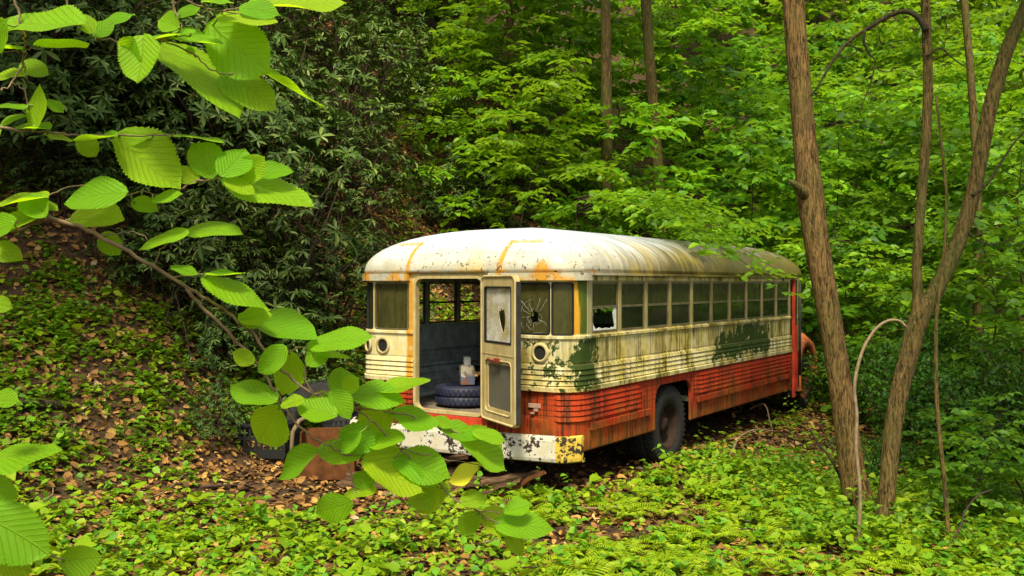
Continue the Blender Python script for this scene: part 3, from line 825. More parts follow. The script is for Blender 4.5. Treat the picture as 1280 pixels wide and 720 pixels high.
for sd in (-1, 1):
    b = MB(); prf = []
    # mudguard seen from the side: outer arch and inner arch
    o_ = [(6.66, .33), (6.66, .80), (6.74, 1.00), (6.92, 1.13), (7.18, 1.16), (7.42, 1.08), (7.60, .92), (7.70, .70), (7.72, .50)]
    i_ = [(6.86, .33), (6.86, .66), (6.90, .82), (7.00, .93), (7.18, .97), (7.36, .92), (7.50, .80), (7.57, .64), (7.60, .50)]
    ya, yb, yc = sd*.62, sd*1.08, sd*1.17
    N = len(o_); vs = []
    for (p, q) in zip(o_, i_):
        mx, mz = p[0]*.55+q[0]*.45, p[1]*.55+q[1]*.45
        vs += [(p[0], ya, p[1]), (p[0]*.97+q[0]*.03, yb, p[1]*.97+q[1]*.03), (mx, yc, mz), (q[0], yc-sd*.01, q[1]), (q[0], yc-sd*.05, q[1]), (q[0], ya, q[1])]
    fs = []
    for i in range(N-1):
        for k in range(6): fs.append((i*6+k, i*6+(k+1) % 6, (i+1)*6+(k+1) % 6, (i+1)*6+k))
    fs += [tuple(range(6)), tuple((N-1)*6+k for k in range(5, -1, -1))]
    b.add(vs, fs, 0, True); fe = b.build('mudguard', M_RUSTRED, bus)
    q = MB(); q.lathe([(.0, -.10), (.07, -.08), (.10, 0), (.085, .01), (.001, .02)], 20, Matrix.Translation((7.55, sd*.86, 1.12)) @ Matrix.Rotation(pi/2, 4, 'Y'))
    q.build('headlight', M_RUSTRED, fe)
    wheel('front_wheel', (7.22, sd*.98, .405), .415, .245, .23, bus, (M_TYRE, M_RUST), sd)
b = MB(); b.box((6.66, -.9, .40), (6.70, .9, .60)); b.box((7.95, -1.0, .42), (8.0, 1.0, .60)); b.build('front_bumper', M_DARK, bus, .01)

# ================================================================== things in and round the bus
BM = Matrix.Translation(bus.location) @ Matrix.Rotation(math.atan2(DY, DX), 4, 'Z')
def busp(s, y, z): return BM @ Vector((s, y, z))
tp = busp(.62, .36, .667)
t = empty('tyre', tp)
tag(t, 'dark blue tyre lying flat on the floor just inside the rear door', 'tyre')
b = MB(); b.lathe([(a, z+.11) for a, z in tyre_prof(.30, .17, .21)], 44, close=True)
for k in range(36):
    for zz in (.065, .155):
        b.box((-.006, -.014, -.03), (.008, .014, .03), M=Matrix.Rotation(2*pi*k/36, 4, 'Z') @ Matrix.Translation((.296, 0, zz)))
b.build('rubber_casing', M_TYRE2, t)
bx = empty('printed_carton', tp+Vector((.02, -.02, .217)), radians(8))
tag(bx, 'small printed carton with a white handle top standing on the tyre', 'carton')
pm = NT('carton_print'); c_ = pm.coord(); X, Y, Z = pm.xyz(c_)
v_ = pm.node('ShaderNodeTexVoronoi', {'Vector': c_, 'Scale': 14}).outputs['Color']; n_ = pm.noise(c_, 12, 5)
col_ = pm.mix(pm.ramp(Z, .08, .13), pm.mix(pm.ramp(n_, .45, .55), (.20, .085, .045), (.10, .13, .19)), pm.mix(pm.ramp(n_, .48, .52), (.22, .18, .11), (.45, .40, .28)))
col_ = pm.mix(pm.math('GREATER_THAN', pm.xyz(v_)[0], .78), col_, (.40, .40, .38))
M_PRINT = pm.end(pm.bsdf(col_, .5))
b = MB(); b.box((-.07, -.115, 0), (.07, .115, .175)); b.box((-.06, -.09, .1755), (.06, .10, .19)); b.build('carton_body', M_PRINT, bx, .006)
M_WHITE = plain('dull_white_card', (.40, .40, .36), .6, .3, var=.35)
b = MB(); hy = ((-.080, -.012), (-.010, .062))
for (ya, yb) in hy: ring_panel(b, rrect(ya, yb, .192, .275, (.006,)*4), rrect(ya+.011, yb-.011, .214, .262, (.004,)*4), -.03, .03)
b.box((-.025, .063, .192), (.025, .078, .25)); b.build('carton_handle', M_WHITE, bx)

M_WOOD = bark_mat('rotten_wood', (.05, .028, .015), (.17, .10, .05), (.09, .06, .03), 30)
M_WOOD2 = bark_mat('weathered_wood', (.14, .09, .045), (.30, .20, .10), (.10, .065, .035), 30)
def plank(p0, p1, w, th, label, mat=M_WOOD, roll=0.0, name='plank', group='rotten planks under the rear bumper', seed=0):
    p0, p1 = Vector(p0), Vector(p1); L = (p1-p0).length; r = random.Random(seed)
    b = MB(); n = 10; vs = []
    for i in range(n+1):
        x = L*i/n; dz = .008*sin(i*1.3+seed); e = .02*(r.random()-.5) if i in (0, n) else 0
        ww = w/2*(1+.12*(r.random()-.5))
        vs += [(x+e, -ww, -th/2+dz), (x-e, ww, -th/2+dz), (x+e, ww, th/2+dz), (x-e*2, -ww, th/2+dz)]
    fs = []
    for i in range(n):
        for k in range(4): fs.append((i*4+k, i*4+(k+1) % 4, i*4+4+(k+1) % 4, i*4+4+k))
    fs += [(3,2,1,0), tuple(n*4+k for k in range(4))]
    # the grain runs along the mesh's Z axis
    b.add([(y, z, x) for x, y, z in vs], fs)
    o = b.build(name, mat, None, .004)
    dirn = (p1-p0).normalized(); q = dirn.to_track_quat('Z', 'Y')
    o.rotation_mode = 'QUATERNION'; o.rotation_quaternion = q @ Matrix.Rotation(roll, 3, 'Z').to_quaternion(); o.location = p0
    tag(o, label, 'plank', group); return o
def gp(px, py_ground_Y, lift=0.0):
    Y = py_ground_Y; x = (px-640)/F*Y; return Vector((x, Y, H(x, Y)+lift))
plank(gp(432, 8.85, .09), gp(600, 8.95, .13), .13, .05, 'long dark plank lying highest under the rear bumper', seed=1)
plank(gp(425, 8.75, .05), gp(575, 8.60, .05), .15, .04, 'split brown plank lying in front of the dark one under the bumper', seed=2)
plank(gp(478, 8.45, .03), gp(565, 8.35, .03), .12, .05, 'short pale plank on the dead leaves nearest the camera', M_WOOD2, seed=3)
plank(gp(565, 8.6, .10), gp(660, 8.75, .10), .16, .07, 'thick rotten beam under the middle of the bumper', seed=4)
plank(gp(625, 8.30, .06), gp(680, 8.10, .26), .05, .035, 'thin reddish stick of timber leaning up to the bumper right end', M_RUST, seed=5)
plank(gp(590, 8.35, .05), gp(650, 8.15, .20), .05, .03, 'thin dark stick leaning beside the reddish one', seed=6)
plank(gp(600, 8.4, .16), gp(675, 8.55, .18), .08, .03, 'flat broken board lying on top of the thick beam', M_WOOD, .3, seed=7)
plank(gp(520, 8.3, .02), gp(640, 8.1, .02), .10, .03, 'half buried board in front of the pile', M_WOOD, 0, seed=8)
plank(gp(500, 8.9, .20), gp(585, 9.0, .24), .06, .04, 'narrow batten on the back of the plank pile', M_WOOD, .2, seed=9)

# scrap heap left of the bus
def scrap_box():
    c = gp(411, 9.05); rz = radians(6)
    o = empty('rusty_metal_box', c, rz); tag(o, 'open rusty brown metal box in the scrap heap left of the bumper', 'metal box')
    b = MB(); w, dd, hh, th = .25, .17, .44, .012
    b.box((-w, -dd, 0), (w, -dd+th, .31)); b.box((-w, dd-th, 0), (w, dd, hh)); b.box((-w, -dd+th, 0), (-w+th, dd-th, hh)); b.box((w-th, -dd+th, 0), (w, dd-th, .34)); b.box((-w+th, -dd+th, .01), (w-th, dd-th, .03))
    b.build('box_shell', M_RUST, o, .004)
scrap_box()
c = gp(337, 9.5); o = empty('plastic_crate', c, radians(-12)); tag(o, 'black plastic crate half hidden by leaves left of the rusty box', 'crate')
b = MB(); b.box((-.24, -.18, 0), (.24, .18, .02))
for (x0, y0, x1, y1) in ((-.24,-.18,.24,-.165), (-.24,.165,.24,.18), (-.24,-.165,-.225,.165), (.225,-.165,.24,.165)):
    b.box((x0, y0, .0205), (x1, y1, .09)); b.box((x0, y0, .17), (x1, y1, .20)); b.box((x0-.012 if x0 < 0 else x0, y0-.012 if y0 < 0 else y0, .305), (x1+.012, y1+.012, .33))
for k in range(9):
    x = -.24+.48*k/8
    for y in (-.1725, .1725): b.box((x-.012, y-.006, .021), (x+.012, y+.006, .304))
for k in range(7):
    y = -.165+.33*k/6
    for x in (-.2325, .2325): b.box((x-.006, y-.012, .021), (x+.006, y+.012, .304))
b.build('crate_shell', M_SEAL, o)
c = gp(398, 9.9, .33); o = empty('truck_tyre', c); o.rotation_euler = (radians(62), radians(10), radians(-20))
tag(o, 'old black studded tyre leaning in the scrap heap beside the bus', 'tyre')
b = MB(); b.lathe(tyre_prof(.40, .22, .24), 44, close=True)
for k in range(40):
    for zz in (-.075, -.025, .025, .075):
        b.box((-.006, -.016, -.018), (.016, .016, .018), M=Matrix.Rotation(2*pi*k/40+(.08 if zz in (-.025, .075) else 0), 4, 'Z') @ Matrix.Translation((.40, 0, zz)))
b.build('rubber_casing', M_TYRE, o)
c = gp(440, 9.75); o = empty('storage_basket', c, radians(14)); tag(o, 'black perforated plastic basket pushed against the left end of the bumper', 'basket')
b = MB()
for k in range(12):
    for j in range(8):
        x = -.27+.54*k/11; z = .02+.40*j/7
        b.box((x-.021, -.19, z-.006), (x+.021, -.178, z+.006)); 
    x = -.27+.54*k/11; b.box((x-.008, -.1785, .012), (x+.008, -.171, .428))
b.box((-.29, -.17, 0), (.29, .17, .011)); b.box((-.29, .16, .0115), (.29, .172, .43)); b.box((-.29, -.17, .0115), (-.28, .159, .43)); b.box((.28, -.17, .0115), (.29, .159, .43))
b.build('basket_shell', M_SEAL, o)
b = MB(); p = [at(363, 560, 9.0), at(366, 540, 9.05), at(374, 526, 9.1), at(388, 519, 9.15), at(404, 524, 9.2)]
p[0].z = H(p[0].x, p[0].y)-.02
b.tube(p, [.022]*5, 8); o = b.build('bent_pipe', plain('dull_tan_pipe', (.16, .115, .06), .7, .3), None)
tag(o, 'bent tan hose arching over the scrap heap', 'pipe')
# ================================================================== ground
SUN_AZ_DEG = -172; SUN_E = 1.5; SUN_ANG = 12; EXPO = 2.15
gx = grid_axis(-130, 130, 0, .10, 6); gy = grid_axis(-60, 260, 9, .10, 8)
GX, GY = np.meshgrid(gx, gy); GZ = height(GX, GY)
nx_, ny_ = len(gx), len(gy)
idx = np.arange(nx_*ny_).reshape(ny_, nx_)
gf = np.stack([idx[:-1,:-1], idx[:-1,1:], idx[1:,1:], idx[1:,:-1]], -1).reshape(-1, 4)
def ground_mat():
    m = NT('forest_floor'); c = m.coord('Object')
    n1 = m.noise(c, .9, 5); n2 = m.noise(c, 14, 6, .7); v = m.node('ShaderNodeTexVoronoi', {'Vector': c, 'Scale': 17, 'Randomness': 1.0})
    cc = m.xyz(v.outputs['Color'])
    a = m.mix(cc[0], (.035, .021, .010), (.095, .056, .024))
    a = m.mix(m.math('MULTIPLY', cc[1], .5), a, (.11, .06, .03))
    a = m.mix(m.ramp(n2, .45, .7), a, (.030, .018, .010))
    a = m.mix(m.math('MULTIPLY', m.ramp(n1, .52, .66), .6), a, (.035, .045, .012))
    h = m.math('ADD', m.math('MULTIPLY', v.outputs['Distance'], 1.0), n2)
    return m.end(m.bsdf(a, .9, m.bump(h, .03, 1.0), .15))
g = np_mesh('ground', np.stack([GX, GY, GZ], -1).reshape(-1, 3), gf, ground_mat(), smooth=True)
tag(g, kind='structure')

def bus_local(x, y):
    dx, dy = x+.52, y-8.934
    return dx*DX+dy*DY, dx*LX+dy*LY
def vnoise(x, y, sc, seed=0.0):
    """cheap smooth noise in -1..1"""
    x = x*sc; y = y*sc
    return (np.sin(x*1.7+1.3*np.sin(y*1.1+seed)+seed)*np.cos(y*1.9+1.1*np.sin(x*.9-seed*2))
            + .6*np.sin(x*3.7-y*2.9+seed*3)*np.cos(y*4.3+x*1.2) + .35*np.sin(x*8.1+seed)*np.cos(y*7.3-x*2))/1.95
def inview(x, y, z, m=60):
    px = 640+F*x/np.maximum(y, .1); py = HOR-F*(z-CZ)/np.maximum(y, .1)
    return (y > .8) & (px > -m) & (px < 1280+m) & (py > -m) & (py < 720+m*2)
def slope_up(x, y):
    e = .15
    gxx = (height(x+e, y)-height(x-e, y))/(2*e); gyy = (height(x, y+e)-height(x, y-e))/(2*e)
    v = np.stack([-gxx, -gyy, np.ones_like(gxx)], -1)
    return v/np.linalg.norm(v, axis=1, keepdims=True)
def on_slope(a, up_):
    return a-up_*np.sum(a*up_, axis=1, keepdims=True)
def rand_unit_tilt(n, amt):
    v = np.stack([rng.normal(0, amt, n), rng.normal(0, amt, n), np.ones(n)], -1)
    return v/np.linalg.norm(v, axis=1, keepdims=True)

# --- dead leaves lying on the floor
N = 190000
x = rng.uniform(-13, 13, N); y = rng.uniform(4.5, 24, N)
keep = rng.random(N) < np.clip(1.25-(y-6)/26, .2, 1)
x, y = x[keep], y[keep]; z = height(x, y); k = inview(x, y, z); x, y, z = x[k], y[k], z[k]
s_, l_ = bus_local(x, y)
k = ~((s_ > .6) & (s_ < 7.9) & (np.abs(l_) < 1.0) & (rng.random(len(x)) < .8))
x, y, z = x[k], y[k], z[k]
n = len(x); az = rng.uniform(0, 2*pi, n); L = rng.uniform(.03, .11, n)
up_ = slope_up(x, y); ax = on_slope(np.stack([np.cos(az), np.sin(az), np.zeros(n)], -1), up_)+up_*rng.normal(.1, .28, n)[:, None]
V, Fq = leaf_cloud(np.stack([x, y, z], -1)+up_*rng.uniform(.004, .035, n)[:, None], ax, up_+rng.normal(0, .36, (n, 3)), L, L*rng.uniform(.45, .75, n))
def litter_mat():
    m = NT('dead_leaf'); r = m.node('ShaderNodeNewGeometry').outputs['Random Per Island']
    c = m.coord(); big = m.noise(c, 1.6, 4)
    a = m.mix(m.ramp(r, 0, .6), (.060, .028, .009), (.29, .14, .034)); a = m.mix(m.ramp(r, .60, .95), a, (.46, .27, .070)); a = m.mix(m.ramp(r, .965, 1), a, (.40, .31, .16))
    a = m.mix(m.math('MULTIPLY', m.ramp(big, .45, .65), .7), a, (.055, .030, .013))
    return m.end(m.bsdf(a, .7, spec=.2))
o = np_mesh('fallen_leaves', V, Fq, litter_mat()); tag(o, kind='stuff')

# --- green ground cover
def cover_density(x, y):
    s, l = bus_local(x, y)
    q = (x-TOE[0])*LX+(y-TOE[1])*LY
    c = vnoise(x, y, 1.1, 2.0); c2 = vnoise(x, y, 3.1, 5.0)
    c3 = vnoise(x, y, .55, 11.0)
    d = np.clip(.47+.66*c+.48*c2+.40*c3, .02, 1)
    d = np.clip(d+.42*np.clip((8.6-y)/1.2, 0, 1)*np.clip((.1-x)/1.0, 0, 1)*(.6+.5*c2), 0, 1)
    under = (s > -.1) & (s < 8.0) & (np.abs(l) < 1.3)
    d = np.where(under, 0, d)
    path = np.clip(1.9-np.abs(l+2.35)/.85, 0, 1)*np.clip((s-2.1)/1.0, 0, 1)*np.clip((10.5-s)/1.5, 0, 1)
    d = d*(1-path*(1-.35*np.clip(c2+c, 0, 1)))
    rear = np.exp(-(((s+1.0)/.80)**2+((l-.75)/1.6)**2))
    d = d*(1-1.0*np.clip(rear*1.6, 0, 1))
    bank = np.clip((q-.5)/1.0, 0, 1)
    d = d*(1-bank*(1-np.clip(.58+.8*c, .10, 1)))
    d = d*np.where(q > 2.6, .45, 1)
    right = np.clip((x-2.2)/1.5, 0, 1)
    return np.clip(d+.30*right*(1-path)*(1-under), 0, 1)
def cover(N, hmin, hmax, nl, lmin, lmax, seed, wr=.8, xr=(-9, 10), yr=(4.6, 17), dens=1.0, sprig=False):
    x = rng.uniform(*xr, N); y = rng.uniform(*yr, N); z = height(x, y)
    k = inview(x, y, z, 40) & (rng.random(N) < cover_density(x, y)*dens*np.clip(1.2-(y-6)/16, .25, 1)); x, y, z = x[k], y[k], z[k]
    n = len(x); hh = rng.uniform(hmin, hmax, n)*np.clip(1+.5*vnoise(x, y, .9, 9), .5, 1.6)
    leanx = rng.normal(0, .12, n); leany = rng.normal(0, .12, n)
    P_, A, L = [], [], []
    for j in range(nl):
        a = 2*pi*j/nl+rng.uniform(0, 2*pi, n)*(.25)+np.arange(n)*2.399
        t = (j//2+1)/((nl+1)//2) if sprig else 1.0
        r = hh*(.18 if sprig else .35)*rng.uniform(.3, 1.3, n)
        zz = hh*t*rng.uniform(.8, 1.1, n)
        P_.append(np.stack([x+leanx*zz+np.cos(a)*r*.5, y+leany*zz+np.sin(a)*r*.5, z+zz], -1))
        A.append(np.stack([np.cos(a), np.sin(a), rng.normal(-.05, .34, n)], -1)); L.append(rng.uniform(lmin, lmax, n)*(1-.25*(t if sprig else 0)))
    P_ = np.concatenate(P_); A = np.concatenate(A); L = np.concatenate(L)
    keep = rng.random(len(L)) < .92
    P_, A, L = P_[keep], A[keep], L[keep]
    return leaf_cloud(P_, A, rand_unit_tilt(len(L), .42), L*rng.uniform(.7, 1.15, len(L)), L*wr*rng.uniform(.8, 1.15, len(L)))
M_COV = leaf_mat('ground_cover_leaf', (.15, .30, .006), (.25, .41, .008), (.38, .50, .015), (.48, .64, .012), .5, .25, .35)
M_COV2 = leaf_mat('ground_herb_leaf', (.06, .17, .006), (.12, .27, .008), (.21, .35, .012), (.28, .45, .012), .5, .25, .35)
V, Fq = cover(40000, .03, .13, 5, .034, .080, 1, wr=.86)
V2, F2 = cover(1000, .10, .24, 5, .09, .15, 4, wr=.8); Fq = np.concatenate([Fq, F2+len(V)]); V = np.concatenate([V, V2])
V2, F2 = cover(16000, .02, .08, 6, .02, .045, 5, wr=.9); Fq = np.concatenate([Fq, F2+len(V)]); V = np.concatenate([V, V2])
o = np_mesh('ground_cover', V, Fq, M_COV); tag(o, kind='stuff')
V, Fq = cover(8000, .10, .30, 9, .055, .105, 2, wr=.75, sprig=True)
o = np_mesh('herb_layer', V, Fq, M_COV2); tag(o, kind='stuff')
V, Fq = cover(9000, .10, .42, 11, .05, .10, 3, wr=.7, xr=(2.0, 12), yr=(6.5, 22), dens=1.1, sprig=True)
V2, F2 = cover(7000, .08, .26, 8, .06, .11, 6, wr=.72, xr=(-9, -1.6), yr=(8, 13.5), dens=.9, sprig=True); Fq = np.concatenate([Fq, F2+len(V)]); V = np.concatenate([V, V2])
o = np_mesh('tall_herbs', V, Fq, M_COV2); tag(o, kind='stuff')
# feathery fern-like sprigs: narrow leaflets on arching ribs
def fern_patch(spots, mat, name):
    Ps, As, Ns, Ls = [], [], [], []
    for (x, y, r) in spots:
        for k in range(7):
            a = 2*pi*k/7+random.random(); z = H(x, y)
            for j in range(16):
                t = (j+1)/16; rr = r*t; zz = r*(.75*t-.62*t*t)*1.3
                p = (x+cos(a)*rr, y+sin(a)*rr, z+zz+.02)
                for sgn in (-1, 1):
                    Ps.append(p); As.append((cos(a+sgn*1.25), sin(a+sgn*1.25), -.1)); Ns.append((0, 0, 1)); Ls.append(r*.30*(1-t)**.7*(.5+min(t*3, 1)*.5)+.01)
    Ls = np.array(Ls); V, Fq = leaf_cloud(np.array(Ps), np.array(As), np.array(Ns, float)+rng.normal(0, .1, (len(Ps), 3)), Ls, Ls*.26)
    o = np_mesh(name, V, Fq, mat); tag(o, kind='stuff'); return o
spots = []
for _ in range(75):
    px, Y = random.uniform(640, 1240), random.uniform(5.9, 9.0)
    x = (px-640)/F*Y
    s_, l_ = bus_local(x, Y)
    if s_ > -.4 and l_ > -1.6: continue
    spots.append((x, Y, random.uniform(.16, .32)))
fern_patch(spots, M_COV, 'fern_carpet')
# ================================================================== woodland
M_LIME = leaf_mat('sapling_leaf', (.075, .19, .006), (.14, .30, .008), (.25, .43, .012), (.36, .56, .012), .45, .25, .45)
M_MID = leaf_mat('woodland_leaf', (.045, .13, .006), (.085, .21, .008), (.15, .30, .012), (.24, .43, .012), .45, .25, .45)
M_RHO = leaf_mat('rhododendron_leaf', (.022, .054, .006), (.050, .098, .011), (.15, .20, .040), (.08, .15, .01), .48, .2, .15)
M_CAN = leaf_mat('canopy_leaf', (.07, .17, .006), (.12, .26, .008), (.22, .38, .012), (.42, .58, .012), .5, .2, .5)
M_SHR = leaf_mat('shrub_leaf', (.022, .085, .006), (.045, .14, .008), (.09, .21, .012), (.12, .27, .012), .45, .25, .3)
M_BARK = bark_mat('ridged_brown_bark', (.030, .018, .007), (.25, .150, .052), (.13, .085, .030), 30, .25)
M_BARK2 = bark_mat('mossy_bark', (.026, .017, .006), (.20, .130, .045), (.09, .078, .025), 32, .45)
M_BARKD = bark_mat('dark_bark', (.025, .018, .011), (.085, .06, .035), (.05, .05, .02), 30, .3)
M_TWIG = plain('grey_tan_twig', (.21, .15, .085), .8, .2, var=.35, scale=25)
M_TWIGD = plain('dark_twig', (.045, .031, .018), .8, .2, var=.35, scale=25)

def rv(r, a): return Vector((r.uniform(-a, a), r.uniform(-a, a), r.uniform(-a, a)))
def spray(seed, Ht, R, nl, leaf, z0=.2, up=.16, droop=.20, tw=.16, den=.07, pw=.5, stem_r=.03, lean=(0, 0), bend=.0, thick=True, az0=None, azr=1.0):
    """tree with flat layered sprays: returns (wood MB, leaf arrays)"""
    r = random.Random(seed); wood = MB(); Ps, As, Ns, Ls = [], [], [], []
    npt = 10; stem = []
    for i in range(npt+1):
        t = i/npt
        stem.append(Vector((lean[0]*t*Ht+bend*sin(t*5+seed)*.3, lean[1]*t*Ht+bend*cos(t*4+seed)*.3, Ht*t-.12*(i == 0))))
    wood.tube(stem, [max(stem_r*(1-.86*(i/npt)), .004) for i in range(npt+1)], 8 if thick else 6, wob=.12, seed=seed)
    def leafat(p, d, nn, L):
        Ps.append(p); As.append(d); Ns.append(nn); Ls.append(L)
    for i in range(nl):
        u = (i+.5)/nl; u = z0+(1-z0)*u**.9
        base = stem[min(int(u*npt), npt-1)].lerp(stem[min(int(u*npt)+1, npt)], u*npt-int(u*npt))
        az = i*2.399+r.uniform(-.5, .5) if az0 is None else az0+r.uniform(-azr, azr); ln = R*(1-.62*max(0, (u-.35)/.65))*r.uniform(.6, 1.12)
        d = Vector((cos(az), sin(az), 0)); side = Vector((-sin(az), cos(az), 0)); cv = r.uniform(-.25, .25)
        m = max(5, int(ln/.28)); path = []
        rise = up*r.uniform(-.5, 2.4); droop_ = droop*r.uniform(.4, 1.9)
        for j in range(m+1):
            t = j/m
            path.append(base+d*(ln*t)+side*(cv*ln*t*t)+Vector((0, 0, ln*(rise*t*1.7-(droop_+rise)*t*t))))
        wood.tube(path, [max(stem_r*.36*(1-.9*j/m), .0025) for j in range(m+1)], 5, seed=i)
        j = .18*ln
        sgn = 1
        while j < ln:
            t = j/ln; f = t*m; a = int(min(f, m-1)); p = path[a].lerp(path[a+1], f-a)
            tl = pw*(1-.55*t)*r.uniform(.5, 1.2)*min(1, .5+ln*.4)
            ang = sgn*r.uniform(.6, 1.15); sgn = -sgn
            td = (d*cos(ang)+side*(sin(ang))+Vector((0, 0, r.uniform(-.55, .42)))).normalized()
            tsd = td.cross(Vector((0, 0, 1))).normalized()
            q = .0; sg2 = 1
            lt = Vector((r.gauss(0, .34), r.gauss(0, .34), 1))
            while q <= tl:
                pp = p+td*q+Vector((0, 0, -.25*q*q))
                dd = (td*.6+tsd*(sg2*r.uniform(.5, 1.1))+Vector((0, 0, r.uniform(-.45, .05))))
                leafat(pp+rv(r, .012), dd, lt+rv(r, .5), leaf*r.uniform(.5, 1.3)); sg2 = -sg2
                q += den*r.uniform(.7, 1.3)
            j += tw*r.uniform(.7, 1.3)
        leafat(path[-1], d, Vector((0, 0, 1)), leaf)
    return wood, np.array([tuple(p) for p in Ps]), np.array([tuple(p) for p in As]), np.array([tuple(p) for p in Ns]), np.array(Ls)
def rhodo(seed, Ht, R, nw, leaf=.15):
    """rhododendron: many crooked stems, whorls of long drooping leaves over and inside a mound"""
    r = random.Random(seed); wood = MB(); Ps, As, Ns, Ls = [], [], [], []
    tips = []
    for i in range(nw):
        a = r.uniform(0, 2*pi); e = math.asin(r.uniform(-.05, 1)); k = r.uniform(.55, 1.0)**.6
        rag = 1+.22*sin(3*a+seed)+.15*sin(5*a+2.0*e*3+seed)
        tips.append(Vector((R*cos(e)*cos(a)*k*rag, R*cos(e)*sin(a)*k*rag, Ht*(.22+.78*max(0, sin(e))*k*rag**.5))))
    for i in range(9):
        a = 2*pi*i/9+r.random(); pts = [Vector((cos(a)*.1, sin(a)*.1, -.1))]
        end = Vector((cos(a)*R*r.uniform(.4, .8), sin(a)*R*r.uniform(.4, .8), Ht*r.uniform(.55, .95)))
        for j in range(1, 7): pts.append(pts[0].lerp(end, j/6)+rv(r, .12)+Vector((0, 0, .2*sin(j/6*pi))))
        wood.tube(pts, [.028*(1-.13*j) for j in range(7)], 6, seed=i)
    for t in tips[::3]:
        b = Vector((t.x*.55, t.y*.55, t.z*.72)); mdl = b.lerp(t, .5)+rv(r, .05)
        wood.tube([b, mdl, t], [.008, .006, .004], 4)
    for t in tips:
        out = Vector((t.x, t.y, 0)); out = out.normalized() if out.length > .01 else Vector((1, 0, 0))
        ax = (Vector((0, 0, 1))*r.uniform(.5, 1.1)+out*r.uniform(.1, .8)+rv(r, .3)).normalized()
        e1 = ax.orthogonal().normalized(); e2 = ax.cross(e1); n = r.randint(5, 11); dr = r.uniform(-.6, .45); ws = r.uniform(.65, 1.2)
        for k in range(n):
            a = 2*pi*k/n+r.uniform(-.25, .25)
            d = (e1*cos(a)+e2*sin(a)+ax*(dr+r.uniform(-.25, .25)))
            Ps.append(tuple(t+ax*r.uniform(-.03, .02))); As.append(tuple(d)); Ns.append(tuple(ax+rv(r, .25))); Ls.append(leaf*ws*r.uniform(.6, 1.15))
    return wood, np.array(Ps), np.array(As), np.array(Ns), np.array(Ls)
def shrub(seed, Ht, R, n, leaf):
    r = random.Random(seed); wood = MB(); Ps, As, Ns = [], [], []
    for i in range(26):
        a = r.uniform(0, 2*pi); ln = r.uniform(.75, 1.1); sl = r.uniform(.25, 1.1)
        end = Vector((cos(a)*R*sl, sin(a)*R*sl, Ht*ln*(1-.30*sl))); pts = []
        for j in range(8):
            t = j/7; pts.append(Vector((end.x*t**1.3, end.y*t**1.3, end.z*sin(t*pi/2)-.08*(j == 0)))+rv(r, .03*t))
        wood.tube(pts, [.014*(1-.11*j) for j in range(8)], 5, seed=i)
        for k in range(n//26):
            t = r.uniform(.15, 1.0); f = t*7; q = int(min(f, 6)); p = pts[q].lerp(pts[q+1], f-q)
            off = rv(r, .26*R*(.35+.4*t)); off.z *= .55
            Ps.append(tuple(p+off)); As.append(tuple(rv(r, 1)+Vector((cos(a), sin(a), -.2))*.5)); Ns.append(tuple(rv(r, .5)+Vector((0, 0, 1))))
    L = np.array([leaf*r.uniform(.6, 1.2) for _ in Ps])
    return wood, np.array(Ps), np.array(As), np.array(Ns), L

def make_plant(name, data, leafmat, barkmat, wr, long=False, label=None, cat='tree', group=None, wood_name='trunk', leaf_name='crown'):
    wood, Ps, As, Ns, Ls = data
    root = empty(name); wood.build(wood_name, barkmat, root)
    V, Fq = leaf_cloud(Ps, As, Ns, Ls, Ls*wr, long)
    np_mesh(leaf_name, V, Fq, leafmat, root)
    tag(root, label, cat, group); return root
used = set()
def place(proto, px, Y, scale, rz, label=None, group=None, dz=0.0, tilt=(0, 0)):
    """first use moves the prototype, later uses copy it with its parts"""
    o = proto if proto.name not in used else copy_tree(proto)
    used.add(proto.name); used.add(o.name)
    x = (px-640)/F*Y
    o.location = (x, Y, H(x, Y)-.05+dz); o.rotation_euler = (tilt[0], tilt[1], rz); o.scale = (scale,)*3
    if label: o['label'] = label
    if group: o['group'] = group
    return o

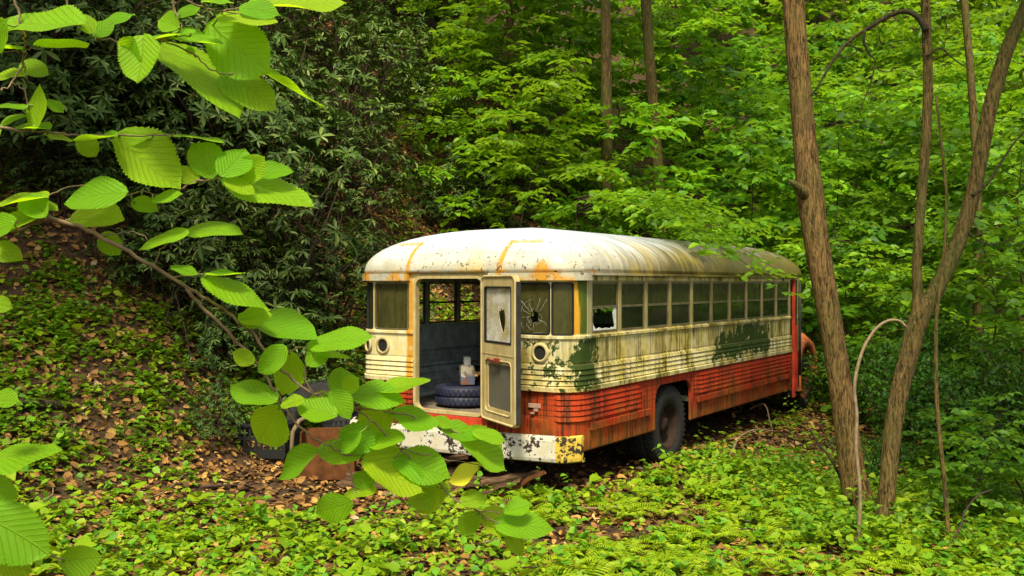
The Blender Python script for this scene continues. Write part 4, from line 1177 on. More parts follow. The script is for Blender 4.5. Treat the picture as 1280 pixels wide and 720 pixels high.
# ---- rhododendrons on the bank to the left
RH = [make_plant('rhododendron', rhodo(s, h, r, n), M_RHO, M_TWIGD, .30, True, 'x', 'shrub', wood_name='stem', leaf_name='foliage') for s, h, r, n in ((1, 2.5, 1.45, 430), (2, 2.1, 1.6, 420), (3, 2.9, 1.35, 440))]
GR = 'rhododendrons on the bank'
rh = [
 (352, 11.3, .95, 0, 'grey-green rhododendron nearest the bus left side, leaning over the bank'),
 (412, 12.3, .74, 1, 'rhododendron touching the left rear corner of the bus roof'),
 (300, 13.1, 1.05, 2, 'tall rhododendron behind the one nearest the bus'),
 (440, 14.4, .70, 0, 'rhododendron beside the bare brown gap in the hillside'),
 (385, 14.6, 1.05, 1, 'broad rhododendron in the second row above the bus left corner'),
 (225, 14.6, 1.05, 0, 'dim rhododendron above the dark hollow of the left bank'),
 (130, 14.0, .95, 2, 'dim rhododendron behind the hazel leaves at upper left'),
 (20, 10.6, .85, 1, 'dark rhododendron at the left edge of the view above the litter bank'), (100, 11.6, .95, 0, 'dark rhododendron over the bare dead branch at left'), (185, 12.6, .95, 2, 'dark rhododendron hanging over the dark hollow'), (-40, 12.2, 1.1, 2, None), (50, 13.4, 1.1, 0, None), (255, 12.4, .8, 1, None), (60, 15.2, 1.0, 1, None), (0, 16.6, 1.1, 2, None), (130, 16.4, 1.2, 1, None), (300, 16.4, 1.1, 2, None), (440, 16.6, 1.0, 0, None), (200, 17.5, 1.1, 1, None), (90, 18.0, 1.1, 2, None),
 (370, 18.6, 1.1, 0, None), (480, 19.0, 1.0, 1, None), (280, 20.5, 1.2, 2, None), (160, 21.0, 1.2, 0, None), (20, 20.0, 1.2, 1, None), (400, 21.5, 1.2, 1, None), (520, 22.0, 1.1, 2, None),
 (385, 10.55, .42, 0, 'small low rhododendron between the hazel leaves and the bus corner'),
 (272, 9.35, .24, 2, 'tiny pale rhododendron seedling on the leaf litter left of the scrap heap'),
 (285, 10.4, .40, 1, 'low sparse rhododendron at the foot of the dark hollow'),
 (40, 10.9, 1.0, 0, 'rhododendron leaning out over the litter bank at far left'), (118, 11.4, 1.0, 1, 'rhododendron leaning out over the dark hollow'), (190, 11.8, 1.0, 2, 'rhododendron leaning out towards the bus from the dark hollow'), (262, 12.2, 1.0, 0, 'rhododendron leaning out above the small low bushes'),
 (205, 10.7, .60, 1, 'low rhododendron hanging over the middle of the dark hollow'), (258, 11.2, .70, 2, 'rhododendron spreading down to the brushwood in the hollow'), (312, 10.9, .58, 0, 'low rhododendron directly left of the bus behind the branch tips'), (150, 11.2, .62, 2, 'low rhododendron at the upper edge of the leaf litter'), (92, 10.6, .5, 0, 'small rhododendron above the rotting log'),
 (620, 17.6, .75, 0, 'rhododendron among lime saplings straight above the bus roof'),
 (560, 17.2, .7, 1, 'small rhododendron just right of the bare brown gap'),
 (905, 19.5, .9, 2, 'rhododendron half hidden behind the bright spray over the bus roof'),
]
for i, (px, Y, sc, pr, lb) in enumerate(rh):
    ln = lb and 'leaning out' in lb
    place(RH[pr], px, Y, sc, i*1.7, lb or 'dark rhododendron massed high on the left hillside', GR if lb else 'upper rhododendrons on the left hillside', dz=.35 if ln else 0, tilt=(.42, .2) if ln else (0, 0))

# ---- layered saplings on the slope behind the bus
SA = [make_plant('beech_sapling', spray(s, h, r, nl, lf, z0, stem_r=.024, bend=.9, tw=.105, den=.058, pw=.62, up=.20, droop=.14), M_LIME, M_BARKD, .66, False, 'x', 'sapling') for s, h, r, nl, lf, z0 in ((11, 3.4, 2.0, 26, .15, .15), (12, 4.6, 2.3, 32, .155, .18), (13, 2.5, 1.7, 20, .15, .10))]
SM = [make_plant('maple_sapling', spray(s, h, r, nl, lf, z0, stem_r=.024, bend=.9, tw=.115, den=.062, pw=.66, up=.18, droop=.18), M_MID, M_BARKD, .78, False, 'x', 'sapling') for s, h, r, nl, lf, z0 in ((21, 3.6, 2.0, 26, .16, .12), (22, 4.8, 2.4, 32, .165, .15), (23, 2.3, 1.6, 20, .15, .08))]
sap = [
 (585, 17.2, .90, SA[0], 'lime sapling with the leftmost sprays above the bus rear'),
 (668, 16.0, .95, SA[1], 'tall lime sapling over the middle of the bus roof'),
 (725, 15.6, .80, SM[0], 'green sapling leaning just behind the roof edge'),
 (790, 17.0, 1.0, SA[1], 'lime sapling between the two slender trunks'),
 (858, 16.4, .9, SA[0], 'lime sapling whose top spray catches the light over the far half of the roof'),
 (925, 17.4, 1.0, SM[1], 'dense green sapling beyond the front of the bus'),
 (980, 18.4, .9, SA[2], 'short lime sapling just left of the big leaning trunk'),
 (620, 18.8, 1.1, SA[1], None), (700, 20.0, 1.1, SM[1], None), (548, 20.0, 1.0, SA[0], None), (780, 21.5, 1.2, SA[1], None), (860, 21.0, 1.2, SM[1], None),
 (945, 22.5, 1.2, SA[1], None), (640, 23.5, 1.3, SM[1], None), (730, 25.0, 1.3, SA[1], None), (830, 26.0, 1.4, SA[1], None), (920, 27.5, 1.4, SM[1], None), (560, 25.0, 1.2, SA[1], None), (1000, 25.0, 1.3, SA[1], None), (490, 24.0, 1.2, SA[0], None),
]
for i, (px, Y, sc, pr, lb) in enumerate(sap):
    place(pr, px, Y, sc, i*2.1, lb or 'layered green sapling high on the slope behind the bus', 'saplings behind the bus roof' if lb else 'saplings high on the slope')
rs = [
 (1050, 15.5, .9, SM[0], 'green sapling seen between the leaning trunk and the forked tree'),
 (1105, 13.2, .62, SM[2], 'low green sapling behind the arching dead stem'),
 (1225, 12.2, .85, SM[0], 'green sapling right of the forked tree limb'),
 (1030, 18.5, 1.1, SM[1], 'tall sapling with leaves right behind the leaning trunk'),
 (1130, 17.0, 1.0, SM[1], 'tall maple sapling framed by the fork of the tree'),
 (1290, 14.5, 1.0, SM[1], 'tall maple sapling at the right edge of the view'),
 (1200, 18.5, 1.2, SM[1], None), (1080, 22.0, 1.3, SA[1], None), (1260, 20.0, 1.2, SM[0], None), (1160, 24.0, 1.4, SA[1], None), (1240, 26.0, 1.5, SA[1], None), (1040, 28.0, 1.5, SM[1], None), (1310, 27.0, 1.6, SM[1], None), (1120, 31.0, 1.7, SA[1], None), (1210, 34.0, 1.8, SA[1], None), (1290, 36.0, 1.9, SA[1], None), (1250, 22.5, 1.5, SA[1], None), (1190, 28.5, 1.7, SA[1], None), (1100, 42, 2.6, SA[1], None), (1170, 46, 2.8, SA[1], None), (1250, 48, 3.0, SA[1], None), (1330, 44, 2.8, SA[1], None), (1020, 44, 2.6, SM[1], None), (950, 42, 2.4, SA[1], None), (880, 44, 2.4, SA[1], None), (800, 40, 2.2, SA[1], None), (1210, 60, 3.6, SA[1], None), (1300, 62, 3.8, SA[1], None), (1110, 60, 3.4, SA[1], None), (1020, 60, 3.4, SA[1], None), (930, 56, 3.2, SA[1], None), (1050, 36.0, 1.8, SM[1], None), (980, 33.0, 1.7, SA[1], None), (890, 34.0, 1.7, SM[1], None),
]
for i, (px, Y, sc, pr, lb) in enumerate(rs):
    place(pr, px, Y, sc, i*1.3+.4, lb or 'layered green sapling deep in the wood on the right', 'saplings on the right' if lb else 'saplings deep in the wood')

# ---- fine-leaved shrubs in the dark hollow on the right
SH = [make_plant('hollow_shrub', shrub(s, h, r, n, lf), M_SHR, M_TWIGD, .62, False, 'x', 'shrub', wood_name='stem', leaf_name='foliage') for s, h, r, n, lf in ((31, 1.5, 1.25, 3900, .06), (32, 1.15, 1.35, 3600, .06))]
sh = [
 (1120, 11.2, .95, 0, 'dark fine-leaved shrub behind the forked trunk'), (1205, 10.4, .95, 1, 'dark low shrub right of the forked trunk'), (1275, 11.0, 1.1, 0, 'dark shrub at the right edge of the hollow'),
 (1160, 13.0, 1.15, 0, 'tall dark shrub behind the thin straight sapling'), (1240, 13.6, 1.25, 1, 'broad dark shrub at the back of the hollow'), (1060, 13.8, .9, 1, 'dark shrub beyond the front wheel of the bus'), (1090, 9.6, .5, 1, 'small green shrub between the two trunk bases'),
]
for i, (px, Y, sc, pr, lb) in enumerate(sh): place(SH[pr], px, Y, sc, i*1.9, lb, 'shrubs in the dark hollow')
hb = [(1225, 7.6, .42, SM[2], 'leafy maple seedling with big flat leaves at right'), (1262, 8.3, .5, SM[2], 'taller maple seedling near the right edge'), (1175, 9.3, .4, SM[2], 'small maple seedling under the dark shrubs')]
for i, (px, Y, sc, pr, lb) in enumerate(hb): place(pr, px, Y, sc, i*2.9, lb, 'maple seedlings on the right')

# ---- sapling that hangs over the front end of the bus roof
rsap = make_plant('overhanging_sapling', spray(41, 3.2-H(busp(4.9, 1.75, 0).x, busp(4.9, 1.75, 0).y), 7.4, 20, .12, .90, up=.06, droop=.22, az0=-.50, azr=.85, stem_r=.035, lean=(.05, -.05), bend=.2, tw=.11, den=.06), M_LIME, M_BARKD, .66, False, 'sapling behind the bus whose sprays hang over the front end of the roof', 'sapling')
q = busp(4.9, 1.75, 0); rsap.location = (q.x, q.y, H(q.x, q.y)-.05)
fsap = make_plant('drooping_sapling', spray(43, 2.7, 2.9, 15, .125, .62, up=.08, droop=.20, stem_r=.022, lean=(-.05, -.04), bend=.2, tw=.11, den=.06), M_LIME, M_BARKD, .66, False, 'slim sapling with leaves hanging beside the bus bonnet', 'sapling')
q = busp(8.25, -1.45, 0); fsap.location = (q.x, q.y, H(q.x, q.y)-.05)

# ---- named trunks with crowns above the picture
def crown_on(root, top, R, n, leafmat, seed, leaf=.17, Hc=3.2, tw=.30, den=.13):
    """high crown of a forest tree: limbs from the trunk top carrying layered sprays"""
    wood, Ps, As, Ns, Ls = spray(seed, Hc, R, n, leaf, .02, up=.22, droop=.16, tw=tw, den=den, pw=.8, stem_r=.07, bend=.3)
    wb = wood.build('limb', M_BARKD, root); wb.location = top
    V, Fq = leaf_cloud(Ps+np.array(top), As, Ns, Ls, Ls*.62)
    np_mesh('crown', V, Fq, leafmat, root)
def smooth_path(pts, n=6):
    P_ = [Vector(p) for p in pts]; out = []
    for i in range(len(P_)-1):
        p0 = P_[max(i-1, 0)]; p1 = P_[i]; p2 = P_[i+1]; p3 = P_[min(i+2, len(P_)-1)]
        for k in range(n):
            t = k/n
            out.append(.5*((2*p1)+(p2-p0)*t+(2*p0-5*p1+4*p2-p3)*t*t+(3*p1-p0-3*p2+p3)*t**3))
    out.append(P_[-1]); return out
def trunk_from_px(pts, Y, name_root, dY=0.0, n=7):
    """(px, py, width px) read off the photograph at depth Y -> world path and radii, foot set in the ground"""
    path, rad = [], []
    for i, (px, py, wd) in enumerate(pts):
        yy = Y+dY*i; path.append(at(px, py, yy)); rad.append(wd*.5*yy/F)
    sp_ = smooth_path(path, n); m = len(sp_); rr = []
    for i in range(m):
        f = i/n; a = min(int(f), len(rad)-2); rr.append(rad[a]+(rad[a+1]-rad[a])*(f-a))
    return sp_, rr
def rough_trunk(mb, path, rad, n=18, seed=0, amp=.06):
    """bark with lobes and lumps, so that the outline is not a clean cylinder"""
    r = random.Random(seed); P_ = path; rings = []; up = None
    ph = [r.uniform(0, 6.28) for _ in range(6)]
    for i, p in enumerate(P_):
        t = (P_[min(i+1, len(P_)-1)]-P_[max(i-1, 0)]).normalized()
        up = t.orthogonal().normalized() if up is None else (up-t*up.dot(t)).normalized()
        b = t.cross(up); ring = []
        for k in range(n):
            a = 2*pi*k/n
            q = 1+amp*(sin(3*a+ph[0]+i*.05)+.6*sin(5*a+ph[1]-i*.09)+.5*sin(2*a+ph[2]+i*.16))+amp*.9*(r.random()-.5)
            ring.append(p+up*(cos(a)*rad[i]*q)+b*(sin(a)*rad[i]*q))
        rings.append(ring)
    vs = [q for rg in rings for q in rg]; fs = []
    for i in range(len(P_)-1):
        for k in range(n): fs.append((i*n+k, i*n+(k+1) % n, (i+1)*n+(k+1) % n, (i+1)*n+k))
    mb.add(vs, fs, 0, True)
# big leaning trunk
pts = [(1080, 668, 52), (1076, 640, 40), (1066, 590, 31), (1056, 520, 29), (1044, 440, 28.5), (1032, 370, 29), (1020, 300, 30), (1012, 240, 32), (1006, 180, 28), (1000, 110, 27.5), (994, 40, 27), (990, -30, 26.5), (984, -180, 25), (976, -420, 22), (960, -700, 18)]
root = empty('leaning_tree', at(1080, 650, 7.95)); tag(root, 'big leaning tree with ridged bark and a broken branch stub', 'tree')
sp_, rr = trunk_from_px(pts, 7.95, '', 0, 7)
off = root.location
b = MB(); rough_trunk(b, [p-off for p in sp_], rr, 22, 3, .035); tr = b.build('trunk', M_BARK, root)
b = MB(); q = [at(1012, 252, 7.95), at(1002, 238, 7.85), at(992, 229, 7.80), at(986, 225, 7.78)]
b.tube([p-off for p in q], [.062, .044, .026, .008], 10, wob=.3, seed=4); b.build('branch_stub', M_BARK2, tr)
crown_on(root, tuple(sp_[-8]-off), 3.2, 28, M_CAN, 51, leaf=.20)
# sprig of leaves on the trunk
# forked tree
root = empty('forked_tree', at(1104, 655, 7.55)); off = root.location
tag(root, 'mossy forked tree beside the leaning tree, one limb straight, one slanting', 'tree')
ptsA = [(1102, 672, 30), (1106, 640, 23), (1110, 600, 21), (1114, 550, 22), (1122, 500, 22), (1134, 450, 22), (1148, 400, 24), (1168, 365, 20), (1188, 325, 19), (1205, 282, 19), (1218, 235, 18), (1228, 185, 18), (1238, 135, 17), (1250, 90, 17), (1264, 50, 16), (1282, 10, 15.5), (1300, -40, 15), (1330, -150, 14), (1370, -330, 12)]
sA, rA = trunk_from_px(ptsA, 7.55, '', 0, 6)
b = MB(); rough_trunk(b, [p-off for p in sA], rA, 18, 5, .04)
ptsB = [(1142, 410, 15), (1147, 375, 13), (1146, 335, 12), (1149, 280, 11.5), (1154, 220, 11.5), (1158, 160, 11.5), (1160, 100, 11.5), (1158, 40, 11), (1156, -20, 11), (1152, -140, 10), (1140, -330, 8)]
sB, rB = trunk_from_px(ptsB, 7.55, '', .0, 6)
rough_trunk(b, [p-off for p in sB], rB, 14, 6, .04); trk = b.build('trunk', M_BARK2, root)
b = MB()
for pts_, w0 in (([(1158, 38), (1148, 22), (1132, 14), (1112, 19), (1090, 32), (1066, 48), (1048, 66), (1036, 84), (1026, 102), (1014, 120)], 8), ([(1081, 38), (1080, 52), (1086, 66), (1094, 76), (1092, 86)], 4), ([(1093, 84), (1088, 105), (1080, 125), (1074, 145)], 2.2), ([(1093, 84), (1106, 90), (1118, 88)], 2), ([(1052, 62), (1040, 78), (1030, 95)], 3), ([(1060, 55), (1072, 62), (1062, 70), (1045, 74), (1020, 96)], 2.5)):
    pp = smooth_path([at(px, py, 7.5+.02*i) for i, (px, py) in enumerate(pts_)], 4)
    b.tube([p-off for p in pp], [max(w0*(1-.75*i/len(pp)), 1.2)*.5*7.5/F for i in range(len(pp))], 7, wob=.2)
for pts_, w0 in (([(1215, 245), (1235, 228), (1250, 205), (1268, 178), (1295, 150)], 5), ([(1205, 285), (1222, 300), (1245, 305), (1280, 292)], 3), ([(1158, 70), (1175, 60), (1190, 72), (1212, 88)], 3)):
    pp = smooth_path([at(px, py, 7.5) for i, (px, py) in enumerate(pts_)], 4)
    b.tube([p-off for p in pp], [max(w0*(1-.7*i/len(pp)), 1.2)*.5*7.5/F for i in range(len(pp))], 7, wob=.2)
b.build('branch', M_BARKD, root)
crown_on(root, tuple(sA[-6]-off), 2.8, 26, M_CAN, 52, leaf=.20)
# thin stems
def thin_stem(name, pts, Y, mat, label, cat, w_tip=.5):
    path = smooth_path([at(px, py, Y) for px, py, _ in pts], 5); m = len(path)
    ws = np.interp(np.linspace(0, len(pts)-1, m), range(len(pts)), [p[2] for p in pts])
    root = empty(name, path[0]); tag(root, label, cat)
    b = MB(); b.tube([p-path[0] for p in path], [v*.5*Y/F for v in ws], 8, wob=.25, seed=len(pts)); b.build('stem', mat, root); return root
thin_stem('dead_stem', [(1069, 716, 6), (1071, 690, 5), (1075, 640, 5), (1074, 600, 4.6), (1070, 560, 4.6), (1071, 520, 4.4), (1068, 485, 4.2), (1073, 455, 4.2), (1082, 430, 4), (1095, 411, 4), (1110, 401, 3.6), (1124, 401, 3.2), (1133, 409, 2.6)], 6.95, M_TWIG, 'pale dead stem arching over in front of the leaning trunk', 'dead stem')
t = thin_stem('slim_sapling', [(1188, 705, 7), (1185, 670, 6.5), (1182, 620, 6), (1176, 560, 5.6), (1171, 500, 5), (1170, 440, 5), (1171, 390, 4.6), (1180, 320, 4.2), (1183, 250, 4), (1178, 190, 3.6), (1170, 120, 3)], 7.2, M_BARK2, 'slim straight sapling stem right of the forked tree', 'sapling')
thin_stem('bare_twig', [(1186, 700, 5), (1192, 676, 4), (1202, 655, 3), (1206, 640, 2.4), (1222, 620, 2), (1240, 612, 1.5)], 7.0, M_TWIGD, 'dark bare twig sprouting at the foot of the slim sapling', 'twig')
thin_stem('bare_twig', [(1060, 622, 4), (1048, 592, 3.4), (1036, 570, 3), (1022, 553, 2.6), (1012, 536, 2)], 8.1, M_TWIGD, 'dark bare twig leaning left at the foot of the leaning trunk', 'twig')
# slender trunks behind the bus
bt = [((760, 330, 17), (759, 240, 15), (758, 130, 14), (757, 20, 13), (755, -90, 12), (752, -190, 10), 17.2, 'mossy straight trunk behind the middle of the bus roof', 61),
      ((826, 300, 14), (823, 220, 13), (818, 150, 13), (811, 60, 13), (806, -30, 13), (800, -170, 10), 18.2, 'smooth bare trunk leaning slightly, right of the mossy straight one', 62),
      ((1222, 250, 11), (1219, 180, 10), (1213, 90, 9), (1207, 20, 9), (1200, -60, 8), (1190, -260, 7), 14.5, 'dark slim trunk seen against the bright leaves at top right', 63),
      #((1098, 330, 10), (1100, 240, 9), (1098, 130, 9), (1096, 40, 8), (1094, -60, 8), (1090, -260, 6), 19.5, 'distant pole trunk between the leaning tree and the forked tree', 64),
      #((928, 280, 14), (926, 190, 13), (925, 90, 12), (924, 0, 12), (922, -120, 11), (918, -330, 9), 22.0, 'dark trunk in the leaves left of the leaning tree top', 65),
      ((640, 260, 11), (636, 170, 10), (640, 80, 9), (636, 0, 9), (632, -80, 8), (629, -160, 6), 20.0, 'thin dark trunk among the lime leaves above the bus rear', 66)]
for *pp, Y, lb, sd in bt:
    sp_, rr = trunk_from_px(pp, Y, '', 0, 5)
    foot = sp_[0].copy(); hz = H(foot.x, foot.y)-.1
    sp_ = [Vector((foot.x, foot.y, hz))]+sp_ if hz < foot.z else sp_; rr = [rr[0]*1.15]+rr if len(sp_) > len(rr) else rr
    root = empty('woodland_tree', sp_[0]); tag(root, lb, 'tree')
    b = MB(); rough_trunk(b, [p-sp_[0] for p in sp_], rr, 12, sd, .04); b.build('trunk', M_BARK2, root)
    big_ = sd != 63
    crown_on(root, tuple(sp_[-4]-sp_[0]), 4.6 if big_ else 2.6, 50 if big_ else 16, M_CAN, sd, leaf=.22, tw=.26, den=.12)

# tall unseen trees added on the left so their crowns shade the bank
for k, (x_, y_, hh, rr_3) in enumerate([(-6.3, 5.9, 7.4, 3.7), (-8.6, 8.9, 8.0, 4.2), (-9.0, 2.0, 9.0, 3.2), (-13.5, 17.0, 11.0, 4.2)]):
    z_ = H(x_, y_); root = empty('bank_shade_tree', (x_, y_, z_-.1)); tag(root, 'unseen tall leafy tree added left of the hazel shrub to shade the bank', 'tree', 'added shade trees on the left bank')
    p_ = smooth_path([(0, 0, 0), (.1, .05, hh*.3), (-.05, .1, hh*.65), (.1, 0, hh)], 5)
    b = MB(); rough_trunk(b, p_, [.17*(1-.5*i/len(p_)) for i in range(len(p_))], 14, k, .04); b.build('trunk', M_BARK, root)
    crown_on(root, tuple(p_[-2]), rr_3, 70, M_CAN, 80+k, leaf=.24, tw=.20, den=.10)

x_, y_ = 5.2, 4.6; root = empty('shade_tree', (x_, y_, H(x_, y_)-.1)); tag(root, 'unseen tall leafy tree added right of the view to shade the hollow', 'tree')  # unseen tree added so that its crown shades the hollow
p_ = smooth_path([(0, 0, 0), (.1, .05, 2.2), (-.05, .1, 4.4), (.1, 0, 6.8)], 5)
b = MB(); rough_trunk(b, p_, [.15*(1-.5*i/len(p_)) for i in range(len(p_))], 14, 9, .04); b.build('trunk', M_BARK, root); crown_on(root, tuple(p_[-2]), 2.7, 60, M_CAN, 91, leaf=.22, tw=.20, den=.10)

# ---- sticks and logs on the ground
def ground_stick(name, pts, w, mat, label, cat, group=None, lift=.03, n=6):
    P_ = []
    for (px, Y, up) in pts:
        x = (px-640)/F*Y; P_.append(Vector((x, Y, H(x, Y)+lift+up)))
    pp = smooth_path(P_, 5); b = MB(); m = len(pp)
    b.tube([p-pp[0] for p in pp], [w*(1-.6*i/m) for i in range(m)], n, wob=.3, seed=m)
    o = b.build(name, mat, None); o.location = pp[0]; tag(o, label, cat, group); return o
G_ = 'fallen branches beside the bus'
ground_stick('fallen_branch', [(878, 9.6, .0), (896, 9.9, .03), (912, 10.3, .0), (924, 10.8, .12), (945, 11.2, .16), (968, 11.5, .10)], .018, M_TWIG, 'longest pale fallen branch beside the bus skirt', 'branch', G_)
ground_stick('fallen_branch', [(884, 9.7, .02), (905, 9.75, .02), (918, 9.8, .03)], .012, M_TWIG, 'short straight fallen branch nearest the rear wheel', 'branch', G_)
ground_stick('fallen_branch', [(936, 12.6, .2), (955, 12.4, .28), (962, 12.1, .12), (966, 11.9, .0)], .012, M_TWIG, 'thin fallen branch bowed up near the front of the bus', 'branch', G_)
ground_stick('fallen_branch', [(985, 11.4, .05), (1000, 11.0, .03), (1020, 10.6, .02)], .012, M_TWIGD, 'dark fallen branch on the leaf litter by the leaning trunk', 'branch', G_)
ground_stick('fallen_log', [(-40, 8.0, .03), (15, 8.3, .03), (55, 8.5, .03), (92, 8.7, .0)], .075, M_BARKD, 'dark rotting log on the left edge of the bank', 'log', lift=.02, n=12)
ground_stick('fallen_stick', [(250, 8.2, .0), (285, 8.25, .02), (316, 8.3, .03)], .016, M_TWIGD, 'short dark stick on the green ground cover left of the scrap heap', 'stick')
ground_stick('fallen_stick', [(-20, 11.4, .75), (30, 11.6, .72), (80, 11.8, .70), (128, 12.2, .8)], .035, M_BARKD, 'thick bare dead branch low across the dark hollow at left', 'branch')
r_ = random.Random(5)
for k in range(18):
    px, Y = r_.uniform(20, 1150), r_.uniform(6.1, 8.3)
    sx, ln = (px-640)/F*Y, r_.uniform(.25, .7); a = r_.uniform(0, pi)
    s_, l_ = bus_local(sx, Y)
    if s_ > -.6 and abs(l_) < 1.5: continue
    pp = []
    for j in range(5):
        t = j/4-.5; X_, Y_ = sx+cos(a)*ln*t+r_.uniform(-.02, .02), Y+sin(a)*ln*t
        pp.append((640+F*X_/Y_, Y_, .03+.05*abs(t)+r_.uniform(0, .03)))
    ground_stick('fallen_twig', pp, r_.uniform(.005, .010), M_TWIGD if k % 3 else M_TWIG, 'thin dead twig lying among the green ground cover', 'twig', 'dead twigs on the ground')
# brushwood in the dark hollow
for k, (px, Y) in enumerate([(205, 10.2), (240, 10.0), (262, 10.6), (215, 11.0), (180, 10.6), (300, 10.2)]):
    pp = [(px, Y, 0), (px+8*(-1)**k, Y+.1, .25), (px+20*(-1)**k, Y+.15, .5), (px+28*(-1)**k, Y+.1, .65)]
    ground_stick('brushwood_twig', pp, .009, M_TWIGD, 'thin brown brushwood twig standing in the dark hollow of the left bank', 'twig', 'brushwood twigs in the hollow')
# ================================================================== hazel shrub at the left, its branches reaching into the view
def hazel_mat():
    m = NT('hazel_leaf'); uvn = m.node('ShaderNodeUVMap'); U, Vv, _ = m.xyz(uvn.outputs[0]); c = m.coord()
    r = m.node('ShaderNodeNewGeometry').outputs['Random Per Island']
    au = m.math('ABSOLUTE', m.math('SUBTRACT', U, .5))
    mid = m.math('SUBTRACT', 1, m.ramp(au, .004, .018))
    ph = m.math('SUBTRACT', m.math('MULTIPLY', Vv, 9.0), m.math('MULTIPLY', au, 7.5))
    tri = m.math('ABSOLUTE', m.math('SUBTRACT', m.math('FRACT', ph), .5))
    vein = m.math('MULTIPLY', m.math('SUBTRACT', 1, m.ramp(tri, .02, .10)), m.ramp(au, .0, .03))
    fine = m.node('ShaderNodeTexVoronoi', {'Vector': m.node('ShaderNodeCombineXYZ', {0: m.math('MULTIPLY', U, 22), 1: m.math('MULTIPLY', Vv, 34), 2: 0.0}), 'Scale': 1.0}, feature='DISTANCE_TO_EDGE').outputs[0]
    a = m.mix(m.ramp(r, .0, .5), (.16, .42, .006), (.25, .52, .008)); a = m.mix(m.ramp(r, .55, .95), a, (.42, .60, .012))
    a = m.mix(m.math('MULTIPLY', m.noise(c, 9, 4), .35), a, (.11, .33, .006))
    a = m.mix(m.math('MULTIPLY', m.math('MAXIMUM', m.math('MULTIPLY', mid, 1.0), m.math("MULTIPLY", vein, .45)), .26), a, (.34, .50, .06))
    rim = m.math('MULTIPLY', m.ramp(m.math('ADD', au, m.math('MULTIPLY', m.math('SUBTRACT', m.noise(c, 38, 3), .5), .25)), .47, .52), m.ramp(r, .45, .75))
    a = m.mix(m.math('MULTIPLY', rim, .5), a, (.28, .22, .03))
    spot = m.ramp(m.noise(c, 55, 3), .72, .76)
    a = m.mix(m.math('MULTIPLY', spot, .5), a, (.20, .16, .03))
    h = m.math('SUBTRACT', m.math('MULTIPLY', m.ramp(fine, 0, .12), .25), m.math('ADD', m.math('MULTIPLY', mid, 1.2), m.math('MULTIPLY', vein, .8)))
    h = m.math('ADD', h, m.math('MULTIPLY', tri, .75))
    nb = m.bump(h, .0009, 1.0)
    p = m.bsdf(a, .5, nb, .28)
    t = m.node('ShaderNodeBsdfTranslucent', {'Color': m.mix(.55, a, (.62, .86, .008)), 'Normal': nb}).outputs[0]
    return m.end(m.node('ShaderNodeMixShader', {0: .60, 1: p, 2: t}).outputs[0])
M_HAZ = hazel_mat()
M_HZW = plain('hazel_bark', (.20, .135, .075), .8, .25, var=.4, scale=40, bump=.001)
M_PET = plain('green_petiole', (.17, .24, .04), .6, .3, var=.2)

def big_leaf(mb, base, tip, wdir, nrm, wid, seed, fold=.14, droop=.10):
    """ovate serrated blade; base, tip in metres; wid = full width"""
    r = random.Random(seed); NVv, NU = 44, 6
    a = (tip-base); L = a.length; a.normalize(); b = wdir; n = nrm
    o = len(mb.v); ph = r.uniform(0, 6.28); und = r.uniform(.012, .035); cup = r.uniform(-.5, .9); tw = r.uniform(-.25, .25); asym = r.uniform(.82, 1.2); pk = r.uniform(.34, .50); sk = r.uniform(-.06, .06)
    for i in range(NVv+1):
        t = i/NVv
        prof = max(1-((pk-t)/pk)**2, 0)**.5 if t < pk else max(1-((t-pk)/(1-pk))**2.1, 0)**.80
        if t > .86: prof *= 1-.5*(t-.86)/.14
        prof = max(prof, .012 if i not in (0, NVv) else .004)
        ser = 1+(.050 if i % 2 else -.035)*(1 if 0 < i < NVv else 0)*(.5+r.random())
        for k in range(-NU, NU+1):
            q = k/NU
            hw = wid*.5*prof*(asym if q > 0 else 1/asym)*(1+(ser-1)*abs(q)**4)
            # lateral lobes of the heart-shaped base reach a little backwards
            back = -.035*L*max(0, 1-t/.12)*abs(q)**1.2 if t < .12 else 0
            up = fold*abs(q)*hw*1.1-droop*L*t*t+und*L*sin(9*t+ph+2*q)*abs(q)**2+tw*q*hw*t+cup*hw*.35*(q*q)*(1-t)-.05*L*sin(pi*t)*cup
            p = base+a*(L*t+back+.05*L*abs(q)*prof*(1-t))+b*(q*hw+sk*L*sin(pi*t))+n*up
            mb.v.append(tuple(p)); mb.uv.append((.5+.5*q*prof*.98, t))
    W_ = 2*NU+1
    for i in range(NVv):
        for k in range(W_-1):
            q = o+i*W_+k; mb.f.append((q, q+1, q+W_+1, q+W_)); mb.m.append(0); mb.sm.append(True)

